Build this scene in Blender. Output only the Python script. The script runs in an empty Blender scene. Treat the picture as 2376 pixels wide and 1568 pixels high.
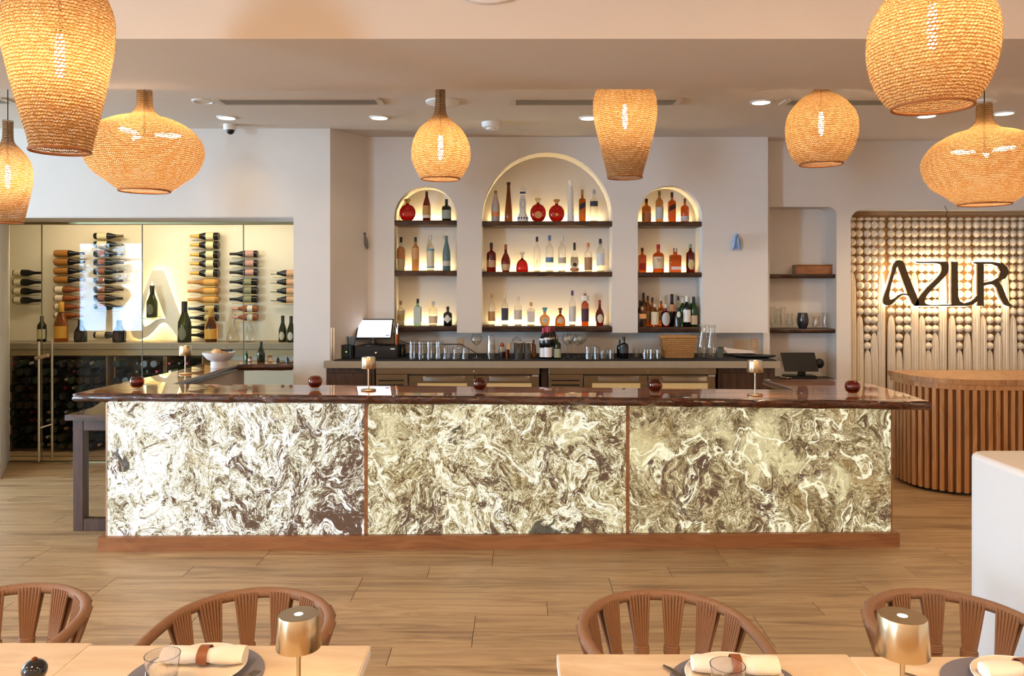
import bpy, bmesh, math, random
from mathutils import Vector, Matrix
random.seed(7)
C = bpy.context.scene.collection
SC = bpy.context.scene
PI = math.pi
# ---------------------------------------------------------------- camera, world, light, exposure
E, F, HX, HY = 1.80, 1830.0, 1188.0, 655.0      # eye height; focal length in pixels of a 2376 px wide frame; vanishing point
cam = bpy.data.objects.new('camera', bpy.data.cameras.new('camera')); C.objects.link(cam)
cam.location = (0, 0, E); cam.rotation_euler = (PI/2, 0, 0)
cam.data.sensor_width = 36; cam.data.lens = 36*F/2376; cam.data.shift_y = -(784-HY)/2376
cam.data.clip_start = .05
SC.camera = cam
SC.view_settings.view_transform = 'Standard'; SC.view_settings.look = 'None'
SC.view_settings.gamma = 1; SC.view_settings.use_curve_mapping = False
SC.view_settings.exposure = 0.5
w = bpy.data.worlds.new('sky'); SC.world = w; w.use_nodes = True
bg = w.node_tree.nodes['Background']; bg.inputs[0].default_value = (.45, .71, 1, 1); bg.inputs[1].default_value = 85
SC.cycles.max_bounces = 9; SC.cycles.diffuse_bounces = 4; SC.cycles.glossy_bounces = 4
SC.cycles.transmission_bounces = 7; SC.cycles.transparent_max_bounces = 20
SC.cycles.caustics_reflective = False; SC.cycles.caustics_refractive = False
SC.cycles.sample_clamp_indirect = 3.0
SC.cycles.use_denoising = True
WARM = (1, .66, .36)
def lamp(name, kind, loc, power, col, rot=(0, 0, 0), **k):
    l = bpy.data.lights.new(name, kind); l.energy = power; l.color = col
    for a, v in k.items(): setattr(l, a, v)
    o = bpy.data.objects.new(name, l); C.objects.link(o); o.location = loc; o.rotation_euler = rot
    return o
# daylight through the windows of the wall behind the camera (sky portals sit in the openings)
WINX = [(-11.15, -9.25)]
for k, (xa, xb) in enumerate(WINX):
    p = lamp('window_portal', 'AREA', ((xa+xb)/2, -4.05, 1.68), 1, (1, 1, 1), (PI/2, 0, 0), shape='RECTANGLE', size=xb-xa, size_y=2.3)
    p.data.cycles.is_portal = True
p = lamp('window_portal', 'AREA', (-12.05, 5.5, 1.7), 1, (1, 1, 1), (0, -PI/2, 0), shape='RECTANGLE', size=2.3, size_y=1.6)
p.data.cycles.is_portal = True
# recessed ceiling lights of the dining room (behind and beside the camera)
for x in (-7.5, -4.5, -1.5, 1.5, 4.5):
    for y in (-2.6, 0.6):
        lamp('dining_downlight', 'AREA', (x, y, 3.57), 42, (1, .67, .40), (0, 0, 0), shape='DISK', size=.5)

# ---------------------------------------------------------------- helpers
def P(px, py, Y): return Vector(((px-HX)*Y/F, Y, E-(py-HY)*Y/F))
def XX(px, Y): return (px-HX)*Y/F
def ZZ(py, Y): return E-(py-HY)*Y/F
def G(px, py, z):
    Y = (E-z)*F/(py-HY); return Vector(((px-HX)*Y/F, Y, z))
def lin(h):
    if isinstance(h, tuple): return h
    h = h.lstrip('#'); c = [int(h[i:i+2], 16)/255 for i in (0, 2, 4)]
    return tuple(v/12.92 if v <= .04045 else ((v+.055)/1.055)**2.4 for v in c)
MATS = {}
def M(name, col='#888888', rough=.5, metal=0, trans=0, ior=1.45, emit=0, ecol=None, coat=0, bump=0, bscale=60, var=0, vscale=4, alpha=1, aniso=0):
    if name in MATS: return MATS[name]
    m = bpy.data.materials.new(name); m.use_nodes = True; nt = m.node_tree; b = nt.nodes['Principled BSDF']
    c = (*lin(col), 1); I = b.inputs
    I['Base Color'].default_value = c; I['Roughness'].default_value = rough; I['Metallic'].default_value = metal
    I['Transmission Weight'].default_value = trans; I['IOR'].default_value = ior
    I['Coat Weight'].default_value = coat; I['Coat Roughness'].default_value = .04
    if emit: I['Emission Color'].default_value = (*(lin(ecol) if ecol else lin(col)), 1); I['Emission Strength'].default_value = emit
    if var:
        tc = nt.nodes.new('ShaderNodeTexCoord'); n = nt.nodes.new('ShaderNodeTexNoise'); n.inputs['Scale'].default_value = vscale; n.inputs['Detail'].default_value = 5
        nt.links.new(tc.outputs['Object'], n.inputs['Vector'])
        mx = nt.nodes.new('ShaderNodeMix'); mx.data_type = 'RGBA'
        mx.inputs[6].default_value = tuple(v*(1-var) for v in c[:3])+(1,); mx.inputs[7].default_value = tuple(min(1, v*(1+var)) for v in c[:3])+(1,)
        nt.links.new(n.outputs['Fac'], mx.inputs[0]); nt.links.new(mx.outputs[2], I['Base Color'])
    if bump:
        tc = nt.nodes.new('ShaderNodeTexCoord'); n = nt.nodes.new('ShaderNodeTexNoise'); n.inputs['Scale'].default_value = bscale; n.inputs['Detail'].default_value = 4
        bp = nt.nodes.new('ShaderNodeBump'); bp.inputs['Strength'].default_value = bump; bp.inputs['Distance'].default_value = .01
        nt.links.new(tc.outputs['Object'], n.inputs['Vector']); nt.links.new(n.outputs['Fac'], bp.inputs['Height']); nt.links.new(bp.outputs['Normal'], I['Normal'])
    MATS[name] = m; return m
def nodes(name):
    m = bpy.data.materials.new(name); m.use_nodes = True; MATS[name] = m
    nt = m.node_tree; return m, nt, nt.nodes['Principled BSDF'], nt.nodes['Material Output']
def N(nt, t, **k):
    n = nt.nodes.new('ShaderNode'+t)
    for a, v in k.items():
        if isinstance(a, str) and a.startswith('i_'): n.inputs[a[2:].replace('_', ' ')].default_value = v
        else: setattr(n, a, v)
    return n
def ramp(nt, stops, interp='LINEAR'):
    r = nt.nodes.new('ShaderNodeValToRGB'); cr = r.color_ramp; cr.interpolation = interp
    while len(cr.elements) < len(stops): cr.elements.new(.5)
    for e, (p, c) in zip(cr.elements, stops): e.position = p; e.color = (*lin(c), 1)
    return r
def math_(nt, op, a, b=None):
    n = nt.nodes.new('ShaderNodeMath'); n.operation = op
    for i, v in enumerate((a, b)):
        if v is None: continue
        if isinstance(v, (int, float)): n.inputs[i].default_value = v
        else: nt.links.new(v, n.inputs[i])
    return n.outputs[0]
def thin_glass(name, tint='#eef4f4', base=.05, rough=0.0, fres=1.45):
    if name in MATS: return MATS[name]
    m, nt, b, out = nodes(name); nt.nodes.remove(b)
    t = N(nt, 'BsdfTransparent'); t.inputs[0].default_value = (*lin(tint), 1)
    g = N(nt, 'BsdfGlossy'); g.inputs['Roughness'].default_value = rough
    f = N(nt, 'LayerWeight'); f.inputs['Blend'].default_value = .5
    fac = math_(nt, 'ADD', math_(nt, 'MULTIPLY', math_(nt, 'POWER', f.outputs['Facing'], 3.0), .85), base); mx = N(nt, 'MixShader')
    nt.links.new(fac, mx.inputs[0]); nt.links.new(t.outputs[0], mx.inputs[1]); nt.links.new(g.outputs[0], mx.inputs[2])
    nt.links.new(mx.outputs[0], out.inputs['Surface']); return m
def wood(name, cols, scale=(1.2, 22, 22), rough=.4, coat=0, rand=0.0, bump=.15, dist=1.2, crough=.04):
    m, nt, b, out = nodes(name)
    tc = N(nt, 'TexCoord'); mp = N(nt, 'Mapping'); mp.inputs['Scale'].default_value = scale
    oi = N(nt, 'ObjectInfo'); add = N(nt, 'VectorMath', operation='ADD')
    mul = N(nt, 'VectorMath', operation='SCALE'); cmb = N(nt, 'CombineXYZ')
    for i in range(3): nt.links.new(oi.outputs['Random'], cmb.inputs[i])
    nt.links.new(cmb.outputs[0], mul.inputs[0]); mul.inputs['Scale'].default_value = 17.0
    nt.links.new(tc.outputs['Object'], add.inputs[0]); nt.links.new(mul.outputs[0], add.inputs[1]); nt.links.new(add.outputs[0], mp.inputs[0])
    n = N(nt, 'TexNoise'); n.inputs['Scale'].default_value = 1; n.inputs['Detail'].default_value = 7; n.inputs['Distortion'].default_value = dist; n.inputs['Roughness'].default_value = .62
    nt.links.new(mp.outputs[0], n.inputs['Vector'])
    r = ramp(nt, [(p, c) for p, c in cols]); nt.links.new(n.outputs['Fac'], r.inputs[0])
    col = r.outputs[0]
    if rand:
        hs = N(nt, 'HueSaturation'); v = math_(nt, 'MULTIPLY_ADD', oi.outputs['Random'], rand); v.node.inputs[2].default_value = 1-rand/2
        nt.links.new(v, hs.inputs['Value']); nt.links.new(col, hs.inputs['Color']); col = hs.outputs[0]
    nt.links.new(col, b.inputs['Base Color']); b.inputs['Roughness'].default_value = rough
    b.inputs['Coat Weight'].default_value = coat; b.inputs['Coat Roughness'].default_value = crough
    if bump:
        bp = N(nt, 'Bump'); bp.inputs['Strength'].default_value = bump; bp.inputs['Distance'].default_value = .004
        nt.links.new(n.outputs['Fac'], bp.inputs['Height']); nt.links.new(bp.outputs[0], b.inputs['Normal'])
    return m

class MB:
    def __init__(s): s.v = []; s.f = []; s.uv = None
    def add(s, vs, fs):
        o = len(s.v); s.v += [tuple(v) for v in vs]; s.f += [tuple(i+o for i in f) for f in fs]; return s
    def box(s, x0, x1, y0, y1, z0, z1):
        vs = [(x, y, z) for z in (z0, z1) for y in (y0, y1) for x in (x0, x1)]
        return s.add(vs, [(0, 2, 3, 1), (4, 5, 7, 6), (0, 1, 5, 4), (2, 6, 7, 3), (0, 4, 6, 2), (1, 3, 7, 5)])
    def bbox(s, x0, x1, y0, y1, z0, z1, r=.004):     # box with chamfered edges
        vs = []
        for X, sx in ((x0, 1), (x1, -1)):
            for Y, sy in ((y0, 1), (y1, -1)):
                for Z, sz in ((z0, 1), (z1, -1)):
                    vs += [(X, Y+sy*r, Z+sz*r), (X+sx*r, Y, Z+sz*r), (X+sx*r, Y+sy*r, Z)]
        bm = bmesh.new(); vv = [bm.verts.new(v) for v in vs]
        res = bmesh.ops.convex_hull(bm, input=vv); bm.verts.index_update()
        s.add([v.co.copy() for v in bm.verts], [[v.index for v in f.verts] for f in bm.faces]); bm.free(); return s
    def lathe(s, prof, seg=24, c=(0, 0, 0), sq=0, sy=1, close=True, a0=0, a1=2*PI):
        n = len(prof); full = abs(a1-a0-2*PI) < 1e-6; m = seg if full else seg+1; vs = []
        for r, z in prof:
            for j in range(m):
                a = a0+(a1-a0)*j/seg; q = 1
                if sq: q = 1/(abs(math.cos(a))**sq+abs(math.sin(a))**sq)**(1/sq)
                vs.append((c[0]+r*q*math.cos(a), c[1]+r*q*math.sin(a)*sy, c[2]+z))
        fs = []
        for i in range(n-1):
            for j in range(seg):
                k = (j+1) % m if full else j+1
                fs.append((i*m+j, i*m+k, (i+1)*m+k, (i+1)*m+j))
        if close and full:
            if prof[0][0] > 1e-6: fs.append(tuple(reversed(range(m))))
            if prof[-1][0] > 1e-6: fs.append(tuple((n-1)*m+j for j in range(m)))
        return s.add(vs, fs)
    def tube(s, pts, r, seg=8, closed=False, rs=None):
        pts = [Vector(p) for p in pts]; n = len(pts); vs = []; up = Vector((0, 0, 1)); prev = None
        for i, p in enumerate(pts):
            a = pts[(i-1) % n] if (closed or i > 0) else p; b = pts[(i+1) % n] if (closed or i < n-1) else p
            t = (b-a).normalized() if (b-a).length > 1e-9 else Vector((0, 0, 1))
            if prev is None: x = t.orthogonal().normalized() if abs(t.dot(up)) > .95 else t.cross(up).normalized()
            else: x = (prev-t*prev.dot(t)); x = x.normalized() if x.length > 1e-6 else t.orthogonal().normalized()
            prev = x; y = t.cross(x); rr = rs[i] if rs else r
            for j in range(seg): a_ = 2*PI*j/seg; vs.append(p+x*rr*math.cos(a_)+y*rr*math.sin(a_))
        fs = []
        for i in range(n if closed else n-1):
            i2 = (i+1) % n
            for j in range(seg): k = (j+1) % seg; fs.append((i*seg+j, i*seg+k, i2*seg+k, i2*seg+j))
        if not closed: fs += [tuple(reversed(range(seg))), tuple((n-1)*seg+j for j in range(seg))]
        return s.add(vs, fs)
    def prism(s, poly, z0, z1, f=None):              # polygon in XY extruded in z; f maps (u, v, w) to a point
        f = f or (lambda u, v, w: (u, v, w)); n = len(poly)
        vs = [f(u, v, z0) for u, v in poly]+[f(u, v, z1) for u, v in poly]
        return s.add(vs, [tuple(reversed(range(n))), tuple(range(n, 2*n))]+[(i, (i+1) % n, n+(i+1) % n, n+i) for i in range(n)])
    def ball(s, r, c=(0, 0, 0), seg=16, rings=10, sc=(1, 1, 1)):
        pr = [(max(1e-7, r*math.sin(PI*i/rings)), -r*math.cos(PI*i/rings)) for i in range(rings+1)]
        o = len(s.v); s.lathe(pr, seg, close=False)
        for i in range(o, len(s.v)): v = s.v[i]; s.v[i] = (v[0]*sc[0]+c[0], v[1]*sc[1]+c[1], v[2]*sc[2]+c[2])
        return s
    def mesh(s, name, smooth=False, weld=True, fixn=True):
        me = bpy.data.meshes.new(name); me.from_pydata(s.v, [], s.f)
        bm = bmesh.new(); bm.from_mesh(me)
        if weld: bmesh.ops.remove_doubles(bm, verts=bm.verts, dist=1e-6)
        if fixn: bmesh.ops.recalc_face_normals(bm, faces=bm.faces)
        bm.to_mesh(me); bm.free()
        if smooth:
            for p in me.polygons: p.use_smooth = True
            try: me.set_sharp_from_angle(angle=math.radians(smooth if smooth > 1 else 40))
            except Exception: pass
        return me
    def build(s, name, mat, parent=None, smooth=False, label=None, loc=None, **k):
        return put(name, s.mesh(name, smooth, **k), mat, parent, label, loc)
def put(name, me, mat, parent=None, label=None, loc=None):
    if mat is not None and not me.materials: me.materials.append(mat)
    o = bpy.data.objects.new(name, me); C.objects.link(o)
    if parent: o.parent = parent
    if label: o['label'] = label
    if loc is not None: o.location = loc
    return o
def tag(o, label=None, cat=None, group=None, kind=None):
    if label: o['label'] = label
    if cat: o['category'] = cat
    if group: o['group'] = group
    if kind: o['kind'] = kind
    return o
def thing(name, loc, label, cat, group=None, rz=0):
    o = bpy.data.objects.new(name, None); C.objects.link(o); o.location = loc; o.rotation_euler = (0, 0, rz)
    o.empty_display_size = .05
    return tag(o, label, cat, group)
def dup(root, loc, label=None, group=None, rz=None):
    r = root.copy(); C.objects.link(r); r.location = loc
    if rz is not None: r.rotation_euler = (0, 0, rz)
    if label: r['label'] = label
    if group: r['group'] = group
    for ch in list(root.children):
        c = ch.copy(); C.objects.link(c); c.parent = r
        for g in list(ch.children):
            d = g.copy(); C.objects.link(d); d.parent = c
    return r
def struct(name, mb, mat, parent=None, **k):
    o = mb.build(name, mat, parent, **k)
    if not parent: o['kind'] = 'structure'
    return o
def poly_mesh(outline, holes, fn, d0, d1):
    """outline and holes in (u, v); fn(u, v, d) -> point; front at d0, back at d1"""
    bm = bmesh.new()
    loops = [outline]+holes; es = []
    for lp in loops:
        vs = [bm.verts.new((u, v, 0)) for u, v in lp]
        es += [bm.edges.new((vs[i], vs[(i+1) % len(vs)])) for i in range(len(vs))]
    bmesh.ops.triangle_fill(bm, use_beauty=True, use_dissolve=False, edges=es)
    bmesh.ops.recalc_face_normals(bm, faces=bm.faces)
    r = bmesh.ops.extrude_face_region(bm, geom=list(bm.faces))
    top = {v for v in r['geom'] if isinstance(v, bmesh.types.BMVert)}
    for v in bm.verts: v.co = fn(v.co.x, v.co.y, d1 if v in top else d0)
    bmesh.ops.recalc_face_normals(bm, faces=bm.faces)
    me = bpy.data.meshes.new('m'); bm.to_mesh(me); bm.free(); return me
def smooth_loop(pts, k=4):
    n = len(pts); out = []
    for i in range(n):
        p0, p1, p2, p3 = (pts[(i+j-1) % n] for j in range(4))
        for t in range(k):
            t /= k
            out.append(tuple(.5*((2*p1[a])+(-p0[a]+p2[a])*t+(2*p0[a]-5*p1[a]+4*p2[a]-p3[a])*t*t+(-p0[a]+3*p1[a]-3*p2[a]+p3[a])*t**3) for a in (0, 1)))
    return out
def text_mesh(name, txt, size, mat, parent, loc, depth=.0008, rot=(PI/2, 0, 0)):
    cu = bpy.data.curves.new(name, 'FONT'); cu.body = txt; cu.size = size; cu.extrude = depth; cu.align_x = 'CENTER'; cu.resolution_u = 2
    t = bpy.data.objects.new('t', cu); C.objects.link(t)
    dg = bpy.context.evaluated_depsgraph_get(); me = bpy.data.meshes.new_from_object(t.evaluated_get(dg))
    bpy.data.objects.remove(t)
    o = put(name, me, None, parent, loc=loc); me.materials.clear(); me.materials.append(mat); o.rotation_euler = rot; return o
ORD = ['topmost', 'second from top', 'third from top', 'fourth from top', 'fifth from top', 'sixth from top', 'seventh from top', 'eighth from top', 'ninth from top', 'tenth from top']

# ---------------------------------------------------------------- materials
plaster = M('plaster', '#e0dad2', .85, var=.05, vscale=1.6, bump=.25, bscale=9)
plaster_c = M('ceiling_plaster', '#dccfbf', .9, var=.03, vscale=1.2)
oak_floor = wood('oak_floor', [(.28, '#7d6046'), (.45, '#a58660'), (.58, '#bb9d74'), (.75, '#8d6f50')], (1.1, 13, 5), .42, rand=.20, bump=.05)
oak_base = M('floor_base', '#5b4330', .8)
walnut = wood('glossy_walnut', [(.3, '#3a180a'), (.5, '#8a4c22'), (.62, '#b56f34'), (.78, '#5e2f14')], (1.1, 9, 6), .3, coat=1, bump=.03, crough=.015)
live = wood('live_edge_bark', [(.3, '#140601'), (.5, '#3a1606'), (.7, '#6a300e')], (9, 14, 30), .2, coat=.6, bump=1.0, dist=2.5)
shelfw = wood('dark_shelf_wood', [(.3, '#170c06'), (.5, '#382011'), (.7, '#5c3a20')], (3, 20, 26), .5, bump=.6)
darkw = wood('dark_oak', [(.3, '#2a1a12'), (.5, '#4a3122'), (.7, '#5e4230')], (26, 26, 2), .45)
redw = wood('light_walnut', [(.3, '#7a4f31'), (.5, '#94633d'), (.7, '#a37147')], (2, 16, 20), .4)
slatw = wood('slat_oak', [(.3, '#9c6a3e'), (.5, '#bd8a58'), (.7, '#cf9e6c')], (18, 18, 1.5), .5, rand=.2)
tablew = wood('table_top_stone_wood', [(.3, '#cdb391'), (.5, '#dac4a4'), (.7, '#e5d3b8')], (2.2, 9, 4), .4, bump=.02)
steel = M('brushed_steel', '#dccfbb', .19, 1, bump=.02, bscale=200)
steel_d = M('dark_steel', '#5a544c', .4, 1)
black = M('black_plastic', '#0d0d0e', .35)
blackm = M('black_rubber', '#161515', .8)
white = M('white_plastic', '#eeeae4', .5)
brass = M('brushed_brass', '#d2bd99', .25, 1)
concrete = M('grey_stone', '#a3957f', .6, var=.08, vscale=14)
glassc = thin_glass('clear_glass', '#fafaf8', .06)
glassp = thin_glass('pane_glass', '#f8f9f6', .004)
amberg = thin_glass('amber_glass', '#d9975f', .06)
led = M('led_strip', '#ffcf82', .5, emit=62, ecol=(1, .72, .33))
white_led = M('downlight_lens', '#ffffff', .5, emit=9, ecol=(1, .86, .66))
bulb_m = M('glowing_bulb', '#ffffff', .5, emit=165, ecol=(1, .80, .54))
rope = M('brown_rope', '#9a633b', .75, bump=.6, bscale=160)
# ---------------------------------------------------------------- the room
CE = 3.21
# floor: a base and one object for each plank
struct('floor', MB().box(-12, 7, -4.1, 9.2, -.12, -.006), oak_base)
fl = bpy.data.objects['floor']
PW, PL = .185, 1.5
pm = MB().bbox(-PL/2+.0012, PL/2-.0012, -PW/2+.0012, PW/2-.0012, -.006, 0, .0015).mesh('plank'); pm.materials.append(oak_floor)
row = 0; y = 1.95; cnt = 0
while y < 8.2:
    off = (row*.61+.37*(row % 3)) % PL; hw = min(5.2, (y*.69)+.5)
    x = -hw-off
    while x < hw:
        xc = x+PL/2
        hid = (xc-PL/2 > -2.6 and xc+PL/2 < 2.5 and y > 5.45) or (xc > 2.6 and y > 7.4) or (xc-PL/2 > 1.95 and y < 3.2)
        if not hid and xc+PL/2 > -hw:
            put('plank', pm, None, fl, loc=(xc, y, 0)); cnt += 1
        x += PL
    y += PW; row += 1
# far and near floor where planks cannot be told apart
rest = MB()
for (a, b, c_, d) in ((-12, 7, -4.1, 1.855), (-12, 7, 8.2, 9.2)): rest.box(a, b, c_, d, -.006, -.0005)
for (a, b, c_, d) in ((-12, -5.9, 1.86, 8.2), (6, 7, 1.86, 8.2)): rest.box(a, b, c_, d, -.0062, -.003)
o = rest.build('floorboards', oak_floor, fl); o['kind'] = 'stuff'
# ceilings
bn, bf, bz = 3.66, 4.62, 2.93
struct('ceiling', MB().box(-12, 7, -4.1, bn, 3.6, 3.7), plaster_c)
struct('ceiling', MB().box(-12, 7, bf, 9.2, CE, 3.7), plaster_c)
struct('trim_1', MB().box(-12, 7, bn, bf, bz, 3.7), plaster_c)   # the dropped beam
# wall behind the camera with its windows, side walls
def wall_holes(name, x0, x1, z0, z1, holes, y0, y1, mat=plaster):
    mb = MB(); xs = sorted({x0, x1}|{h[0] for h in holes}|{h[1] for h in holes}); 
    for a, b in zip(xs, xs[1:]):
        hs = [h for h in holes if h[0] <= a+1e-6 and h[1] >= b-1e-6]
        if hs: h = hs[0]; mb.box(a, b, y0, y1, z0, h[2]); mb.box(a, b, y0, y1, h[3], z1)
        else: mb.box(a, b, y0, y1, z0, z1)
    return struct(name, mb, mat)
wall_holes('wall_back', -12.2, 7.2, 0, 3.7, [(a, b, .53, 2.83) for a, b in WINX], -4.2, -4.0)
mb = MB().box(-12.2, -12, -4.2, 4.7, 0, 3.7); mb.box(-12.2, -12, 6.3, 9.2, 0, 3.7); mb.box(-12.2, -12, 4.7, 6.3, 0, .55); mb.box(-12.2, -12, 4.7, 6.3, 2.85, 3.7);
struct('wall_left', mb, plaster)
struct('wall_right', MB().box(7, 7.2, -4.2, 9.2, 0, 3.7), plaster)
struct('wall_front', MB().box(-12.2, 7.2, 9.2, 9.4, 0, 3.7), plaster)
wf = M('window_frame_dark', '#26262a', .4)
for i, (a, b) in enumerate(WINX):
    fr = bpy.data.objects.new('window_%d' % (i+1), None); C.objects.link(fr); fr['kind'] = 'structure'; fr.location = ((a+b)/2, -4.1, .53)
    h = (b-a)/2; m_ = MB()
    m_.box(-h, h, -.03, .03, 0, .05); m_.box(-h, h, -.03, .03, 2.25, 2.3); m_.box(-h, -h+.05, -.03, .03, .05, 2.25); m_.box(h-.05, h, -.03, .03, .05, 2.25)
    m_.box(-.03+.08, .03+.08, -.03, .03, .05, 2.25); m_.box(-h+.05, h-.05, -.025, .025, 1.83, 1.87)
    m_.build('window_frame', wf, fr)
fr = bpy.data.objects.new('window_2', None); C.objects.link(fr); fr['kind'] = 'structure'; fr.location = (-12.1, 5.5, .55)
m_ = MB().box(-.03, .03, -.8, .8, 0, .05).box(-.03, .03, -.8, .8, 2.25, 2.3)
for q in (-.8, -.025, .75): m_.box(-.03, .03, q, q+.05, .05, 2.25)
m_.build('window_frame', wf, fr)
# a tree outside the window (seen as a reflection in the cellar glass)
tr = thing('tree', (-11.3, -6.2, 0), 'leafy tree outside the window, mirrored in the glass of the wine cellar', 'tree')
MB().tube([(0, 0, -.2), (.05, 0, 1.0), (-.05, 0, 2.4)], .06, 8).build('trunk', darkw, tr)
lf = MB(); R = random.Random(3)
for _ in range(1500):
    p = Vector((R.gauss(0, .34), R.gauss(0, .3), 2.15+R.gauss(0, .42))); q = Vector((R.random()-.5, R.random()-.5, R.random()-.5)).normalized()*.10; s_ = q.orthogonal().normalized()*.04
    lf.add([p, p+q*.5+s_, p+q, p+q*.5-s_], [(0, 1, 2, 3)])
o = lf.build('foliage', M('leaf', '#4b6b50', .6), tr, fixn=False); o['kind'] = 'stuff'

# wall of the wine cellar: header over the glass, pier, splayed jamb
YL, YG = 7.23, 7.9
xj0, xj1 = XX(0, YL), XX(25, YG+.1)
xp0, xp1 = XX(681, YL), XX(766, YL)
zh = ZZ(503, YL)
struct('wall_north', MB().prism([(-12, YL), (xj0, YL), (xj1-.01, YG+.1), (-12, YG+.1)], 0, CE+.05), plaster)
struct('wall_header', MB().prism([(xj0, YL), (xp0, YL), (xp0, YG+.1), (xj1, YG+.1)], zh, CE+.05), plaster)
# the front of the pier turns obliquely to the hood
struct('wall_pier', MB().prism([(xp0, YL), (xp1, YL), (XX(853, 7.65), 7.65), (XX(853, 7.65), 8.9), (xp0, 8.9)], 0, CE+.05), plaster)
# header lip with rounded underside
struct('trim_2', MB().tube([(xj0, YL+.012, zh+.004), (xp0, YL+.012, zh+.004)], .014, 8), plaster, smooth=True)
struct('baseboard_left', MB().prism([(xj0-.6, YL-.015), (xj0+.012, YL-.015), (xj1+.012, YG-.03), (xj1, YG-.03), (xj0, YL), (xj0-.6, YL)], 0, .14), redw)
# hood: arched plaster wall with three niches cut into it
YH, YB = 7.65, 7.92
def arch(x0, x1, ysp, ybot, k=22):
    r = (x1-x0)/2; cx = (x0+x1)/2; out = [(x0, ybot)]
    for i in range(k+1):
        a = PI-PI*i/k; out.append((cx+r*math.cos(a), ysp-r*math.sin(a)))
    return out+[(x1, ybot)]
NICHE = [(915, 1060, 505), (1118, 1421, 505), (1480, 1629, 505)]
outl = [(852.8, 772)]
for a, b, s_ in NICHE: outl += arch(a, b, s_, 772)
outl += [(1782, 772), (1782, 300), (852.8, 300)]
me = poly_mesh(outl, [], lambda u, v, d: P(u, v, YH)+Vector((0, d-YH, 0)), YH, YB)
for v in me.vertices: v.co.z = min(v.co.z, CE+.02)
o = put('wall_hood', me, plaster); o['kind'] = 'structure'
struct('wall_niche_back', MB().box(XX(853, YH), XX(1770, YB)+.0, YB, YB+.25, 0, CE+.05), plaster)
# wall to the right with a shelf niche and the tall opening of the wool hanging
YR = 7.85
def rr(x0, x1, y0, y1, r, k=6, tl=True, tr=True):
    o = [(x0, y1)]
    o += [(x0+r-r*math.cos(PI/2*i/k), y0+r-r*math.sin(PI/2*i/k)) for i in range(k+1)] if tl else [(x0, y0)]
    o += [(x1-r+r*math.sin(PI/2*i/k), y0+r-r*math.cos(PI/2*i/k)) for i in range(k+1)] if tr else [(x1, y0)]
    return o+[(x1, y1)]
FZ = HY+E*F/YR
outl = [(1771, FZ)]+rr(1786, 1941, 480, FZ, 20, tl=False)+rr(1974, 2520, 487, FZ, 26)+[(2800, FZ), (2800, 300), (1771, 300)]
me = poly_mesh(outl, [], lambda u, v, d: P(u, v, YR)+Vector((0, d-YR, 0)), YR, YR+.26)
for v in me.vertices: v.co.z = min(v.co.z, CE+.02)
o = put('wall_alcove', me, plaster); o['kind'] = 'structure'
struct('wall_alcove_back', MB().box(XX(1760, YR), 7, YR+.26, YR+.4, 0, CE+.05), plaster)
# half wall close to the camera at the right, rounded end, sloping down in view
def rounded(x0, x1, y0, y1, r, k=8):
    out = []
    for cx, cy, a0 in ((x1-r, y1-r, 0), (x0+r, y1-r, PI/2)):
        for i in range(k+1): a = a0+PI/2*i/k; out.append((cx+r*math.cos(a), cy+r*math.sin(a)))
    return out+[(x0, y0), (x1, y0)]
zw = 1.1
hp = MB().prism(rounded(1.885, 2.35, .9, 3.30, .09), 0, zw)
o = hp.build('wall_half', plaster, None, smooth=30)
o['kind'] = 'structure'
bv = o.modifiers.new('b', 'BEVEL'); bv.width = .02; bv.segments = 3; bv.limit_method = 'ANGLE'; bv.angle_limit = 1.2

# ---------------------------------------------------------------- ceiling fittings
def ceil_at(px, py, z=CE): return G(px, py, z)
def downlight(px, py, lit, label, grp='recessed ceiling lights', z=CE, r=.085, pw=7):
    p = ceil_at(px, py, z); t = thing('ceiling_light', p, label, 'ceiling light', grp)
    MB().lathe([(r, 0), (r, -.006), (r*.82, -.010), (r*.78, -.002), (r*.78, 0)], 28, close=False).build('trim_ring', white, t, smooth=True)
    MB().lathe([(1e-6, -.003), (r*.78, -.003)], 28, close=False).build('lens', white_led if lit else M('unlit_lens', '#d9cdb8', .4), t)
    if lit:
        lamp('downlight', 'SPOT', (p.x, p.y, p.z-.03), pw, (1, .76, .48), (0, 0, 0), spot_size=2.2, spot_blend=.7, shadow_soft_size=.06)
    return t
downlight(471, 234, False, 'dim recessed ceiling light beside the left end of the leftmost air vent')
downlight(526, 272, True, 'lit recessed ceiling light just above the dome camera')
downlight(880, 272, True, 'lit recessed ceiling light between the wine cellar and the round pendant with long neck')
downlight(1366, 273, True, 'recessed ceiling light half hidden behind the barrel pendant over the bar')
downlight(1766, 236, True, 'lit recessed ceiling light left of the onion shaped pendant', pw=16)
downlight(2150, 268, True, 'added ceiling light hidden behind the large round pendant, warming the right side', pw=34)  # added fitting, only there to bring warm light to the right side
downlight(2330, 262, True, 'added ceiling light behind the wide pendant at the right, warming the wall', pw=34)  # another added fitting, warms the right wall and the wool hanging
vm = M('vent_dark', '#6f675c', .7)
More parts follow.
